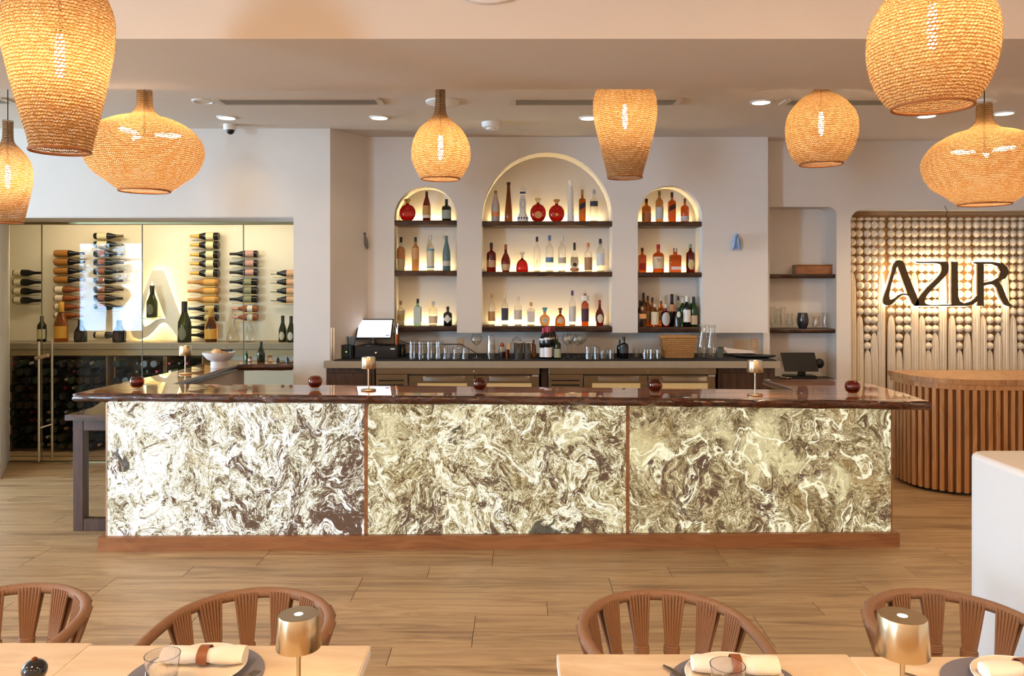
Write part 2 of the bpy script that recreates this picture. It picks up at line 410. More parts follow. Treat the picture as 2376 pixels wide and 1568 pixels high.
def vent(x0, x1, ya, yb, label):
    a, b = ceil_at((x0+x1)/2, ya), ceil_at((x0+x1)/2, yb)
    Ym = (a.y+b.y)/2; w2 = (XX(x1, Ym)-XX(x0, Ym))/2; d = abs(a.y-b.y)/2
    t = thing('ceiling_vent', ((XX(x0, Ym)+XX(x1, Ym))/2, Ym, CE), label, 'vent', 'linear air vents in the ceiling')
    f = MB().box(-w2-.03, w2+.03, -d-.02, -d, -.012, 0).box(-w2-.03, w2+.03, d, d+.02, -.012, 0).box(-w2-.05, -w2, -d, d, -.012, 0).box(w2, w2+.05, -d, d, -.012, 0)
    f.build('frame', M('vent_frame', '#cfc0ac', .6), t)
    MB().box(-w2, w2, -d, d, -.002, 0).build('backing', vm, t)
    k = 5; sm = MB().box(-w2, w2, -.006, .006, -.012, -.002).mesh('blade'); sm.materials.append(M('vent_blade', '#8f8677', .5))
    for i in range(k): put('blade', sm, None, t, loc=(0, -d+(i+.5)*2*d/k, 0))
vent(516, 874, 228, 240, 'long slotted air vent in the ceiling above the wine cellar end')
vent(1197, 1566, 228, 241, 'long slotted air vent passing behind the barrel pendant')
vent(1830, 2195, 229, 241, 'long slotted air vent passing behind the onion shaped pendant')
vent(-200, 12, 227, 237, 'slotted air vent at the far left edge of the ceiling')
p = ceil_at(1140, 284); t = thing('smoke_detector', p, 'white round smoke detector on the ceiling above the middle arch', 'smoke detector')
MB().lathe([(.085, 0), (.085, -.03), (.075, -.045), (.045, -.05)], 28, close=True).build('housing', white, t, smooth=True)
MB().lathe([(.043, -.05), (.040, -.062), (1e-6, -.064)], 24, close=False).build('cover', white, t, smooth=True)
MB().box(-.06, .06, .25, .29, -.015, 0).build('mounting_plate', white, t)
p = ceil_at(1027, 235); t = thing('ceiling_speaker', p, 'flat white round speaker plate behind the long pendant neck', 'speaker')
MB().lathe([(.13, 0), (.13, -.012), (.12, -.018), (1e-6, -.018)], 32).build('cover', white, t, smooth=True)
p = P(533, 284, 7.05); p.z = CE; t = thing('security_camera', p, 'small dome security camera with a black eye under the ceiling', 'camera')
MB().lathe([(.055, 0), (.055, -.035), (.05, -.05), (.035, -.055)], 24).build('housing', white, t, smooth=True)
MB().ball(.036, (0.01, -.01, -.055), 16, 10).build('lens_dome', black, t, smooth=True)
p = Vector((XX(1133, bn), bn, ZZ(12, bn)+.3)); t = thing('wall_speaker', p, 'big white round speaker on the face of the dropped beam', 'speaker')
m_ = MB().lathe([(.30, 0), (.30, .03), (.27, .06), (.2, .075), (1e-6, .08)], 48); o = m_.build('housing', white, t, smooth=True); o.rotation_euler = (PI/2, 0, 0)
p = ceil_at(2284, 234); t = thing('ceiling_canopy', p, 'white ceiling plate where the cord of the wide pendant at the right hangs', 'ceiling plate')
MB().lathe([(.09, 0), (.09, -.012), (1e-6, -.02)], 28).build('plate', white, t, smooth=True)

# ---------------------------------------------------------------- woven pendants
def weave_mat():
    m, nt, b, out = nodes('woven_rope_shade'); nt.nodes.remove(b)
    uv = N(nt, 'UVMap'); sp = N(nt, 'SeparateXYZ'); nt.links.new(uv.outputs[0], sp.inputs[0])
    nz = N(nt, 'TexNoise'); nz.inputs['Scale'].default_value = .6; nt.links.new(uv.outputs[0], nz.inputs['Vector']); nz.inputs['Detail'].default_value = 3
    wob = math_(nt, 'MULTIPLY', math_(nt, 'SUBTRACT', nz.outputs['Fac'], .5), 1.3)
    v = math_(nt, 'ADD', sp.outputs[1], wob); rw = math_(nt, 'FLOOR', v)
    u = math_(nt, 'ADD', math_(nt, 'ADD', sp.outputs[0], wob), math_(nt, 'MULTIPLY', rw, .5))
    du = math_(nt, 'SUBTRACT', math_(nt, 'FRACT', u), .5); dv = math_(nt, 'SUBTRACT', math_(nt, 'FRACT', v), .5)
    sk = math_(nt, 'ADD', du, math_(nt, 'MULTIPLY', dv, -.35))
    d = math_(nt, 'ADD', math_(nt, 'MULTIPLY', sk, sk), math_(nt, 'MULTIPLY', math_(nt, 'MULTIPLY', dv, dv), 2.2))
    # thickness noise varies the openings a little
    n2 = N(nt, 'TexNoise'); n2.inputs['Scale'].default_value = .9; nt.links.new(uv.outputs[0], n2.inputs['Vector'])
    thr = math_(nt, 'MULTIPLY', n2.outputs['Fac'], .21)
    hole = math_(nt, 'LESS_THAN', d, thr)
    col = ramp(nt, [(0, '#edc896'), (.5, '#c4935c'), (1, '#8f5c30')]); nt.links.new(math_(nt, 'MULTIPLY', d, 2.2), col.inputs[0])
    df = N(nt, 'BsdfDiffuse'); tl = N(nt, 'BsdfTranslucent'); nt.links.new(col.outputs[0], df.inputs[0]); nt.links.new(col.outputs[0], tl.inputs[0])
    bp = N(nt, 'Bump'); bp.inputs['Strength'].default_value = .8; bp.inputs['Distance'].default_value = .01; bp.invert = True
    nt.links.new(d, bp.inputs['Height']); nt.links.new(bp.outputs[0], df.inputs['Normal'])
    mx = N(nt, 'MixShader'); mx.inputs[0].default_value = .30; nt.links.new(df.outputs[0], mx.inputs[1]); nt.links.new(tl.outputs[0], mx.inputs[2])
    tp = N(nt, 'BsdfTransparent'); m2 = N(nt, 'MixShader')
    nt.links.new(hole, m2.inputs[0]); nt.links.new(mx.outputs[0], m2.inputs[1]); nt.links.new(tp.outputs[0], m2.inputs[2])
    nt.links.new(m2.outputs[0], out.inputs['Surface']); return m
weave = weave_mat()
def cr(p, t):
    n = len(p); i = min(int(t), n-2); f = t-i
    q = [p[max(0, i-1)], p[i], p[i+1], p[min(n-1, i+2)]]
    return tuple(.5*(2*q[1][a]+(-q[0][a]+q[2][a])*f+(2*q[0][a]-5*q[1][a]+4*q[2][a]-q[3][a])*f*f+(-q[0][a]+3*q[1][a]-3*q[2][a]+q[3][a])*f**3) for a in (0, 1))
def shade_mesh(prof, pitch=.0125, st=.0145):
    # prof: (r, z) from the open bottom up; rows of knitted stitches with lumpy relief
    dense = [cr(prof, (len(prof)-1)*i/300) for i in range(301)]
    L = [0]
    for a, b in zip(dense, dense[1:]): L.append(L[-1]+math.dist(a, b))
    rows = int(L[-1]/pitch); rmax = max(r for r, z in dense); ns = int(2*PI*rmax/st); seg = ns*2
    vs, fs, uvs = [], [], []
    sub = 2; nr = rows*sub; k = 0
    for i in range(nr+1):
        s_ = L[-1]*i/nr
        while k < 299 and L[k+1] < s_: k += 1
        f = (s_-L[k])/max(1e-9, L[k+1]-L[k]); r = dense[k][0]*(1-f)+dense[k+1][0]*f; z = dense[k][1]*(1-f)+dense[k+1][1]*f
        for j in range(seg):
            a = 2*PI*j/seg; lump = .0022*math.cos(PI*i)*1+.0016*math.sin(a*ns+(i//2)*PI)+.004*math.sin(a*3+i*.05)*min(1, r/.1)
            rr_ = max(.002, r+lump*(1 if r > .03 else .4))
            vs.append((rr_*math.cos(a), rr_*math.sin(a), z))
    me = bpy.data.meshes.new('shade')
    for i in range(nr):
        for j in range(seg):
            fs.append((i*seg+j, i*seg+(j+1) % seg, (i+1)*seg+(j+1) % seg, (i+1)*seg+j))
            uvs += [(j/2, i/2), ((j+1)/2, i/2), ((j+1)/2, (i+1)/2), (j/2, (i+1)/2)]
    me.from_pydata(vs, [], fs); ul = me.uv_layers.new(name='UVMap')
    flat = [c_ for p in uvs for c_ in p]; ul.data.foreach_set('uv', flat)
    for p in me.polygons: p.use_smooth = True
    me.materials.append(weave); return me
cordm = M('pendant_cord', '#15100c', .6)
ropeband = M('shade_rim_rope', '#9a5f2e', .8, bump=.5, bscale=200)
SH = {}
def pendant(kind, px, Y, ybot, label, prof_px, power=1, bulbs='one', bulb_y=None, top_z=CE, rzz=0):
    """prof_px: (half width px, y px) from the bottom rim up, measured in the photograph at depth Y"""
    s_ = Y/F
    zb = ZZ(ybot, Y); t = thing('pendant_lamp', ((px-HX)*s_, Y, zb), label, 'pendant lamp', 'woven rope pendant lamps', rzz)
    prof = [(r*s_, (ybot-y)*s_) for r, y in prof_px]
    o = put('shade', shade_mesh(prof, pitch=.0125, st=.0145), None, t)
    rb, zt = prof[0][0], prof[-1][1]
    MB().tube([(rb*math.cos(2*PI*i/40), rb*math.sin(2*PI*i/40), 0) for i in range(40)], .006, 6, closed=True).build('rim', ropeband, o, smooth=True)
    MB().tube([(0, 0, zt-.02), (0, 0, top_z-zb)], .0035, 6).build('cord', cordm, t)
    bz_ = (ybot-bulb_y)*s_ if bulb_y else zt*.45
    if bulbs == 'one':
        MB().tube([(0, 0, bz_+.09), (0, 0, zt-.02)], .006, 6).build('rod', cordm, t)
        MB().lathe([(.004, -.085), (.015, -.07), (.018, 0), (.015, .06), (.010, .085)], 14, c=(0, 0, bz_)).build('bulb', bulb_m, t, smooth=True)
        MB().lathe([(.016, .082), (.016, .12), (.008, .13)], 12, c=(0, 0, bz_)).build('socket', brass, t, smooth=True)
    else:
        MB().tube([(0, 0, bz_), (0, 0, zt-.02)], .007, 6).build('rod', cordm, t)
        for k in range(3):
            a = k*2*PI/3+.25; d = Vector((math.cos(a), math.sin(a), 0))
            MB().tube([Vector((0, 0, bz_))+d*q for q in (.06, .08, .19, .215)], .01, 10, rs=[.006, .014, .014, .005]).build('bulb', bulb_m, t, smooth=True)
            MB().tube([Vector((0, 0, bz_)), Vector((0, 0, bz_))+d*.06], .008, 8).build('socket', brass, t)
    return t
barrel = lambda c, k, yb: [(c*.54, yb), (c*.60, yb-.10*k), (c*.72, yb-.25*k), (c*.86, yb-.45*k), (c*.97, yb-.63*k), (c, yb-.75*k), (c*.975, yb-.88*k), (c*.83, yb-k), (c*.6, yb-1.1*k), (c*.28, yb-1.19*k), (c*.12, yb-1.24*k)]
pendant('barrel', 1450, 5.4, 412, 'barrel shaped woven pendant over the middle of the bar, tapering down', barrel(73, 208, 412), bulb_y=272)
pendant('barrel', 139, 3.05, 350, 'large barrel shaped woven pendant at the top left, in front of the beam', barrel(117, 366, 350), bulb_y=130, top_z=3.6)
pendant('flask', 1022, 5.4, 415, 'round woven pendant with a long thin neck over the bar', [(44, 415), (56, 398), (66, 375), (68, 352), (62, 325), (48, 300), (30, 284), (16, 268), (12, 245), (11, 205), (11, 185)], bulb_y=342)
pendant('onion', 1905, 5.4, 381, 'onion shaped woven pendant with a short neck at the right of the bar', [(47, 381), (63, 362), (76, 330), (80, 298), (75, 268), (60, 245), (42, 228), (22, 215), (15, 207), (14, 195), (14, 185)], bulb_y=288)
pendant('onion', 2163, 2.92, 248, 'large round woven pendant at the top right, in front of the beam', [(86, 248), (112, 212), (132, 160), (140, 100), (133, 45), (108, 0), (80, -32), (42, -58), (28, -72), (26, -95), (26, -110)], bulb_y=62, top_z=3.6, rzz=.3)
wide = lambda c, yb, cy, k: [(58*k, yb), (86*k, yb-22*k), (118*k, yb-48*k), (137*k, yb-88*k), (134*k, yb-120*k), (112*k, yb-150*k), (74*k, yb-172*k), (36*k, yb-184*k), (20*k, yb-202*k), (18*k, yb-225*k), (17*k, yb-246*k)]
pw_ = pendant('wide', 335, 5.0, 443, 'wide flattened woven pendant over the left end of the bar', wide(138, 443, 0, .95), bulbs='three', bulb_y=312)
pendant('wide', 2284, 5.35, 474, 'wide flattened woven pendant at the right edge, over the host stand', wide(138, 474, 0, .95), bulbs='three', bulb_y=352, rzz=.7)
pendant('bottle', 18, 5.6, 516, 'small bottle shaped woven pendant at the left edge', [(31, 516), (38, 485), (47, 445), (52, 410), (49, 380), (38, 358), (24, 342), (13, 328), (11, 305), (11, 280)], bulb_y=410)
dup(pw_, (-9.0, -2.0, 1.25), 'wide woven pendant near the window, seen only mirrored in the cellar glass')
# ---------------------------------------------------------------- the bar
def onyx(name, seed, pal, dark, cloud, gold, emit, ysc=1.0, tilt=0, x0=0, lift=0):
    m, nt, b, out = nodes(name)
    tc = N(nt, 'TexCoord'); mp = N(nt, 'Mapping'); mp.inputs['Location'].default_value = (seed*3.1, seed, seed*1.7); mp.inputs['Scale'].default_value = (1, 1, ysc); nt.links.new(tc.outputs['Object'], mp.inputs[0])
    def noise(vec, sc, det=6, ro=.6, dis=0):
        n = N(nt, 'TexNoise'); n.inputs['Scale'].default_value = sc; n.inputs['Detail'].default_value = det; n.inputs['Roughness'].default_value = ro; n.inputs['Distortion'].default_value = dis
        nt.links.new(vec, n.inputs['Vector']); return n
    def warp(vec, n, amt):
        s1 = N(nt, 'VectorMath', operation='SUBTRACT'); nt.links.new(n.outputs['Color'], s1.inputs[0]); s1.inputs[1].default_value = (.5, .5, .5)
        s2 = N(nt, 'VectorMath', operation='SCALE'); nt.links.new(s1.outputs[0], s2.inputs[0]); s2.inputs['Scale'].default_value = amt
        s3 = N(nt, 'VectorMath', operation='ADD'); nt.links.new(vec, s3.inputs[0]); nt.links.new(s2.outputs[0], s3.inputs[1]); return s3.outputs[0]
    def mixc(fac, a, c):
        mx = N(nt, 'Mix', data_type='RGBA'); nt.links.new(fac, mx.inputs[0]); nt.links.new(a, mx.inputs[6])
        if isinstance(c, str): mx.inputs[7].default_value = (*lin(c), 1)
        else: nt.links.new(c, mx.inputs[7])
        return mx.outputs[2]
    v0 = mp.outputs[0]
    sx = N(nt, 'SeparateXYZ'); nt.links.new(tc.outputs['Object'], sx.inputs[0]); bias = math_(nt, 'MULTIPLY', math_(nt, 'SUBTRACT', sx.outputs[0], x0), -tilt)
    low = math_(nt, 'MULTIPLY', math_(nt, 'SUBTRACT', sx.outputs[2], .5), .05)
    w1 = warp(v0, noise(v0, 2.0, 3), .60); w2 = warp(w1, noise(w1, 7.0, 4), .19); w3 = warp(w2, noise(w2, 28, 3), .042)
    # agate banding: contour lines of a warped field
    field = noise(w2, 2.1, 3, .5)
    bands = math_(nt, 'FRACT', math_(nt, 'MULTIPLY', field.outputs['Fac'], 56))
    tri = math_(nt, 'MULTIPLY', math_(nt, 'ABSOLUTE', math_(nt, 'SUBTRACT', bands, .5)), 2)
    fine = noise(w3, 38, 8, .76, .8); mid = noise(w3, 9.5, 7, .70, 1.0); tiny = noise(v0, 120, 3, .7)
    f = math_(nt, 'ADD', math_(nt, 'MULTIPLY', mid.outputs['Fac'], .62), math_(nt, 'MULTIPLY', fine.outputs['Fac'], .58))
    f = math_(nt, 'ADD', f, math_(nt, 'MULTIPLY', tri, .11)); f = math_(nt, 'ADD', f, math_(nt, 'MULTIPLY', tiny.outputs['Fac'], .16))
    base = ramp(nt, pal); nt.links.new(math_(nt, 'SUBTRACT', math_(nt, 'ADD', f, bias), .285-lift), base.inputs[0]); col = base.outputs[0]
    # pale cloudy islands and golden stains
    isl = noise(w1, 2.6, 5, .5); r5 = ramp(nt, [(cloud, '#000000'), (cloud+.07, '#b8b8b8')]); nt.links.new(isl.outputs['Fac'], r5.inputs[0]); col = mixc(r5.outputs[0], col, gold[0])
    st = noise(w1, 4.1, 4, .5); r6 = ramp(nt, [(.58, '#000000'), (.70, '#8a8a8a')]); nt.links.new(st.outputs['Fac'], r6.inputs[0]); col = mixc(r6.outputs[0], col, gold[1])
    # bright winding veins
    vein = noise(w1, 2.0, 5, .55, .6); vv = math_(nt, 'ABSOLUTE', math_(nt, 'SUBTRACT', vein.outputs['Fac'], .52))
    r2 = ramp(nt, [(0, '#ffffff'), (.009, '#d8d8d8'), (.018, '#000000')]); nt.links.new(vv, r2.inputs[0]); col = mixc(r2.outputs[0], col, gold[2])
    # opaque brown minerals, gathered in patches and broken up finely
    blob = noise(w2, 3.4, 6, .66); bs = math_(nt, 'ADD', math_(nt, 'MULTIPLY', blob.outputs['Fac'], .34), math_(nt, 'MULTIPLY', mid.outputs['Fac'], .32)); bs = math_(nt, 'ADD', bs, math_(nt, 'MULTIPLY', fine.outputs['Fac'], .44)); bs = math_(nt, 'ADD', math_(nt, 'ADD', bs, bias), low)
    r3 = ramp(nt, [(dark, '#ffffff'), (dark+.010, '#000000')]); nt.links.new(bs, r3.inputs[0]); col = mixc(r3.outputs[0], col, '#533b2f')
    blk = noise(w2, 1.7, 6, .62, .5); r4 = ramp(nt, [(.645, '#000000'), (.66, '#f0f0f0')]); nt.links.new(blk.outputs['Fac'], r4.inputs[0]); col = mixc(r4.outputs[0], col, '#1b2024')
    nt.links.new(col, b.inputs['Emission Color']); b.inputs['Base Color'].default_value = (.05, .042, .032, 1)
    b.inputs['Emission Strength'].default_value = emit
    b.inputs['Roughness'].default_value = .25; b.inputs['Specular IOR Level'].default_value = .2
    return m
PAL1 = [(.31, '#221c18'), (.38, '#6e624e'), (.43, '#a59c7e'), (.48, '#d6d1bb'), (.53, '#f8f7ec'), (.60, '#ffffff')]
PAL2 = [(.31, '#231a12'), (.38, '#6c5536'), (.44, '#9c8a5e'), (.49, '#cbc096'), (.54, '#f2ebcd'), (.62, '#fffdf0')]
PAL3 = [(.31, '#231b12'), (.38, '#5e4c30'), (.44, '#88744e'), (.49, '#ab9970'), (.55, '#d8cba2'), (.63, '#fdf6da')]
on1 = onyx('onyx_white', 1, PAL1, .508, .62, ('#fbfaf0', '#d6c48c', '#ffffff'), .84, .8, .030, -2.0, .024)
on2 = onyx('onyx_cream', 5.3, PAL2, .507, .57, ('#f2e6b6', '#d0b066', '#fffbe4'), .74, .85, .010, -.1, .012)
on3 = onyx('onyx_olive', 21.7, PAL3, .492, .545, ('#f8ebb4', '#a87c34', '#fff8d4'), .76, .9, 0, 0, .008)
BY = lambda X: 5.31+(X+2.7)/5.3*.09          # panel plane, the right end a little farther away
zc, th = 1.05, .058
bar = thing('bar_counter', (0, 5.5, 0), 'long bar with backlit marbled stone front and glossy live edge top', 'bar counter')
BO = Vector((0, -5.5, 0))
bxs = [(250, 846), (853, 1452.5), (1460, 2067)]
def bx_(px): 
    X = XX(px, 5.36); Yq = BY(X); return XX(px, Yq), Yq
for (a, b), mm, lb in zip(bxs, (on1, on2, on3), ('whitish marbled panel with brown patches', 'cream and brown marbled panel', 'olive and gold marbled panel')):
    (xa, ya), (xb, yb) = bx_(a), bx_(b)
    n = Vector((yb-ya, -(xb-xa), 0)).normalized()
    m_ = MB().prism([(xa, ya-5.5), (xb, yb-5.5), (xb, yb-5.5+.03), (xa, ya-5.5+.03)], .095, zc-th+.004)
    m_.build('onyx_panel', mm, bar, label=lb)
for px in (849.5, 1456.2):
    x, y_ = bx_(px); MB().box(x-.012, x+.012, y_-5.5-.006, y_-5.5+.03, .095, zc-th).build('divider', redw, bar)
(xa, ya), (xb, yb) = bx_(250), bx_(2067)
MB().box(xa-.012, xa, ya-5.5-.004, ya-5.5+.03, .095, zc-th).build('edge_trim', steel, bar)
MB().box(xb, xb+.01, yb-5.5-.004, yb-5.5+.03, .095, zc-th).build('edge_trim', redw, bar)
MB().prism([(xa-.05, ya-5.5-.035), (xb+.045, yb-5.5-.035), (xb+.045, yb-5.5+.1), (xa-.05, ya-5.5+.1)], 0, .093).build('plinth', redw, bar)
# carcass
cc = MB().prism([(xa, ya-5.5+.031), (xb, yb-5.5+.031), (xb, .2), (xa, .33)], .093, zc-th-.001)
cc.prism([(xa-.0, .33), (-2.52, .33), (-2.52, 1.9), (xa, 1.9)], .0, zc-th-.001)
cc.prism([(2.02, .2), (xb, .2), (xb, .6), (2.02, .6)], .0, zc-th-.001)
cc.build('carcass', M('bar_carcass', '#b9a48c', .7), bar)
# counter top with live edge
outer = [(-2.97, 5.34), (-2.0, 5.285), (-1.0, 5.23), (0, 5.19), (1.0, 5.11), (2.0, 5.04), (2.64, 4.97), (2.67, 5.35), (2.66, 6.12)]
inner = [(1.95, 6.12), (1.97, 5.52), (0, 5.68), (-1.2, 5.77), (-2.5, 5.83), (-2.5, 7.2), (-2.015, 7.25), (-2.015, 7.6), (-2.85, 7.6), (-2.86, 6.7)]
def densify(pts, step=.03):
    out = []; n = len(pts)
    for i in range(n):
        a, b = Vector(pts[i]), Vector(pts[(i+1) % n]); k = max(1, int((b-a).length/step))
        out += [(a+(b-a)*j/k) for j in range(k)]
    return out
loop = densify(outer+inner); n_outer = next(i for i, v in enumerate(loop) if (v-Vector(outer[-1])).length < .04)
from mathutils import noise as mn
def edgeoff(p, s_, amp): return amp*(mn.noise(Vector((p.x*s_, p.y*s_, 3.3)))+.6*mn.noise(Vector((p.x*s_*3.1, p.y*s_*3.1, 9))))
n = len(loop); levels = [(0, -.012), (-.006, 0), (-.02, .006), (-.038, .006), (-.052, -.004), (-th, -.02)]
bmv = []; 
nrm = []
for i in range(n):
    t = (loop[(i+1) % n]-loop[i-1]).normalized(); nn = Vector((t.y, -t.x)); nrm.append(nn)
vs, fs = [], []
for li, (dz, off) in enumerate(levels):
    for i, p in enumerate(loop):
        amp = (.010 if li else .004)*(1 if i < n_outer else .15)
        q = p+nrm[i]*(off+edgeoff(p+Vector((li*.7, 0)), 4.5, amp)+edgeoff(p+Vector((li*1.7, 5)), 22, amp*.5 if li else 0)); vs.append((q.x, q.y-5.5, zc+dz+(0 if li == 0 else edgeoff(p+Vector((0, li*2.)), 6, .004))))
for li in range(len(levels)-1):
    for i in range(n): j = (i+1) % n; fs.append((li*n+i, li*n+j, (li+1)*n+j, (li+1)*n+i))
e = MB(); e.v = vs; e.f = fs; e.build('live_edge', live, bar, smooth=60)
cap = MB(); cap.v = [v for v in vs[:n]]+[(v[0], v[1], v[2]) for v in vs[-n:]]; cap.f = [tuple(range(n)), tuple(reversed(range(n, 2*n)))]
cap.build('counter_top', walnut, bar, fixn=False)
cm = bar.children[-1].data
# lower table beside the bar
t = thing('side_counter', (-3.0, 5.68, 0), 'low dark wood side table with open frame at the left end of the bar', 'side table')
xa_ = -3.0
MB().prism([(XX(150, 5.64)-xa_, -.04), (-.0+.29, -.04), (.29, 1.05), (XX(185, 6.2)-xa_+.0, 1.05), (XX(150, 5.64)-xa_+.02, .3)], .812, .852).build('table_top', wood('dark_gloss_oak', [(.3, '#24130a'), (.5, '#432818'), (.7, '#5b3822')], (4, 20, 20), .25, coat=.7), t)
MB().bbox(-3.18-xa_, -3.105-xa_, .03, .11, 0, .81).build('leg', darkw, t)
MB().bbox(-3.18-xa_, -3.105-xa_, .88, .96, 0, .81).build('leg', darkw, t)
MB().bbox(-3.105-xa_, .29, .03, .09, .725, .81).build('rail', darkw, t)
MB().bbox(-3.105-xa_, .29, .03, .09, 0, .09).build('rail', darkw, t)
MB().bbox(-3.17-xa_, -3.115-xa_, .11, .88, .74, .81).build('rail', darkw, t)

# objects on the bar
def candle(px, pyb, label):
    p = G(px, pyb-2, zc); t = thing('tealight_holder', (p.x, p.y, zc), label, 'candle holder', 'amber glass tealight holders')
    r = .05
    MB().lathe([(.026, .012), (.044, .03), (r, .052), (.047, .075), (.036, .090), (.030, .092), (.034, .086), (.044, .073), (.047, .052), (.041, .032), (.02, .017), (1e-6, .016)], 28, close=False).build('bowl', amberg, t, smooth=True)
    MB().lathe([(.032, 0), (.032, .010), (.022, .014), (1e-6, .014)], 24).build('foot', glassc, t, smooth=True)
    MB().lathe([(.032, .022), (.040, .034), (.045, .05), (1e-6, .05)], 24).build('filling', M('amber_wax', '#6e3a1c', .3), t, smooth=True)
candle(318, 905, 'amber glass tealight holder nearest the wine cellar end of the bar')
candle(731, 905, 'amber glass tealight holder in front of the white pier')
candle(1113, 911, 'amber glass tealight holder in front of the middle fridge doors')
candle(1520, 914, 'amber glass tealight holder in front of the right fridge')
candle(1978, 918, 'amber glass tealight holder near the right end of the bar')
lampglow = M('lamp_dot', '#ffffff', .5, emit=14, ecol=(1, .9, .75))
def table_lamp(loc, label, k=1.0, power=1.6):
    t = thing('table_lamp', loc, label, 'table lamp', 'cordless brass table lamps')
    h = .232*k
    MB().lathe([(.050*k, 0), (.052*k, .003), (.052*k, .008), (.046*k, .011), (.008*k, .013)], 36).build('base', brass, t, smooth=True)
    MB().lathe([(.0055*k, .012), (.0048*k, h*.5), (.006*k, h-.075*k)], 14).build('stem', brass, t, smooth=True)
    MB().lathe([(.052*k, h-.078*k), (.053*k, h-.076*k), (.0475*k, h-.004*k), (.046*k, h), (.010*k, h), (.010*k, h-.003), (.045*k, h-.003), (.0515*k, h-.078*k)], 48, close=False).build('shade', brass, t, smooth=True)
    MB().lathe([(1e-6, h-.001), (.0105*k, h-.001)], 20, close=False).build('touch_light', lampglow, t)
    MB().lathe([(1e-6, h-.055*k), (.035*k, h-.055*k), (.035*k, h-.05*k), (1e-6, h-.05*k)], 24, close=False).build('light_disc', M('lamp_disc', '#ffffff', .5, emit=26*power, ecol=(1, .72, .40)), t)
    return t
table_lamp(tuple(G(855, 906, zc)), 'brass table lamp on the bar in front of the cash drawer')
table_lamp(tuple(G(1752, 917, zc)), 'brass table lamp on the bar near its right end, glow at its foot')
table_lamp(tuple(G(430, 868, zc)), 'brass table lamp on the bar return beside the cellar glass')
# footed bowl and small bottles on the bar return
p = G(508, 852, zc); t = thing('footed_bowl', (p.x, p.y, zc), 'white footed bowl of fruit on the bar return by the cellar', 'bowl')
MB().lathe([(.07, 0), (.07, .05), (.06, .055), (.10, .075), (.135, .115), (.14, .135), (.13, .134), (.09, .085), (1e-6, .07)], 36).build('bowl', M('matte_white', '#ddd5ca', .6), t, smooth=True)
for i, (dx, dy, c) in enumerate(((-.03, 0, '#e8b070'), (.035, .02, '#e6b57c'), (.0, -.03, '#ddb184'))):
    o = MB().ball(.04, (0, 0, 0), 14, 8).build('orange_fruit', M('fruit%d' % i, c, .5), None, smooth=True, loc=(p.x+dx, p.y+dy, zc+.125))
    tag(o, ['round pale orange at the left in the footed bowl', 'round pale orange at the right in the footed bowl', 'round pale orange at the front of the footed bowl'][i], 'fruit', 'fruit in the footed bowl')
o = MB().bbox(-.05, .06, -.012, .012, -.01, .01).build('tongs', black, None, loc=(p.x+.06, p.y, zc+.15)); tag(o, 'black tongs resting across the fruit in the bowl', 'tongs')

# ---------------------------------------------------------------- bottle kinds
KIND = {
 'wine': ([(.92, 0), (1, .015), (1, .60), (.92, .67), (.5, .76), (.36, .82), (.34, .985)], .80),
 'champ': ([(.94, 0), (1, .02), (1, .42), (.93, .5), (.66, .62), (.42, .74), (.34, .83), (.33, .95), (.38, .96), (.38, .985)], .72),
 'tall': ([(.94, 0), (1, .015), (1, .64), (.93, .69), (.5, .74), (.34, .79), (.33, .985)], .86),
 'flask': ([(.93, 0), (1, .02), (1, .58), (.93, .65), (.62, .70), (.3, .73), (.28, .985)], .84),
 'square': ([(.96, 0), (1, .01), (1, .66), (.95, .70), (.4, .74), (.33, .77), (.33, .985)], .84),
 'cone': ([(.94, 0), (1, .01), (.9, .25), (.68, .5), (.46, .75), (.36, .9), (.36, .93)], .915),
 'disc': ([(.3, 0), (.36, .01), (.72, .08), (.95, .24), (1, .38), (.93, .52), (.68, .66), (.36, .73), (.2, .76), (.2, .97)], .80),
 'dome': ([(.9, 0), (1, .03), (1, .2), (.9, .4), (.66, .54), (.3, .62), (.18, .66), (.17, .97)], .70),
 'globe': ([(.45, 0), (.7, .03), (.95, .18), (1, .33), (.92, .47), (.6, .58), (.28, .62), (.25, .97)], .78),
 'tear': ([(.7, 0), (.75, .01), (.95, .2), (1, .36), (.9, .48), (.55, .62), (.3, .70), (.26, .97)], .74),
 'lady': ([(.96, 0), (1, .05), (.93, .14), (.7, .22), (.58, .28), (.6, .38), (.68, .5), (.62, .6), (.38, .7), (.3, .735)], .735),
 'twist': ([(1, 0), (.92, .05), (.98, .12), (.82, .2), (.94, .28), (.78, .36), (.9, .44), (.76, .5), (.84, .57), (.72, .64), (.78, .7), (.7, .78), (.66, .83)], .83),
 'slope': ([(.94, 0), (1, .01), (1, .42), (.93, .55), (.6, .72), (.36, .83), (.31, .985)], .83),
}
GL = {}
def gmat(c):
    tbl = {'red': ('#b01208', .9, .05), 'darkred': ('#6a1206', .8, .08), 'amber': ('#d07018', .92, .03), 'orange': ('#e0621a', .92, .04), 'paleamber': ('#eeb070', .95, .02),
           'clear': ('#f3f4ee', .97, 0), 'aqua': ('#9fe0d0', .95, .02), 'olive': ('#2c3212', .5, 0), 'green': ('#2f6b1c', .75, 0), 'black': ('#101010', 0, 0),
           'teal': ('#57767a', 0, 0), 'frost': ('#c9bdb6', .15, 0), 'ceramic': ('#efefee', 0, 0), 'dark': ('#1a1410', .1, 0), 'brown': ('#7a4416', .85, .03), 'rose': ('#e0986a', .85, .03)}
    col, tr, em = tbl[c]
    if c == 'clear': return glassc
    return M('bottle_'+c, col, .04 if tr > .3 or c in ('black', 'ceramic', 'dark') else .35, 0, tr, 1.36, coat=.3)
def cmat(c): return M('cap_'+c.strip('#'), c, .4)
def lmat(c): return M('label_'+c.strip('#'), c, .6)
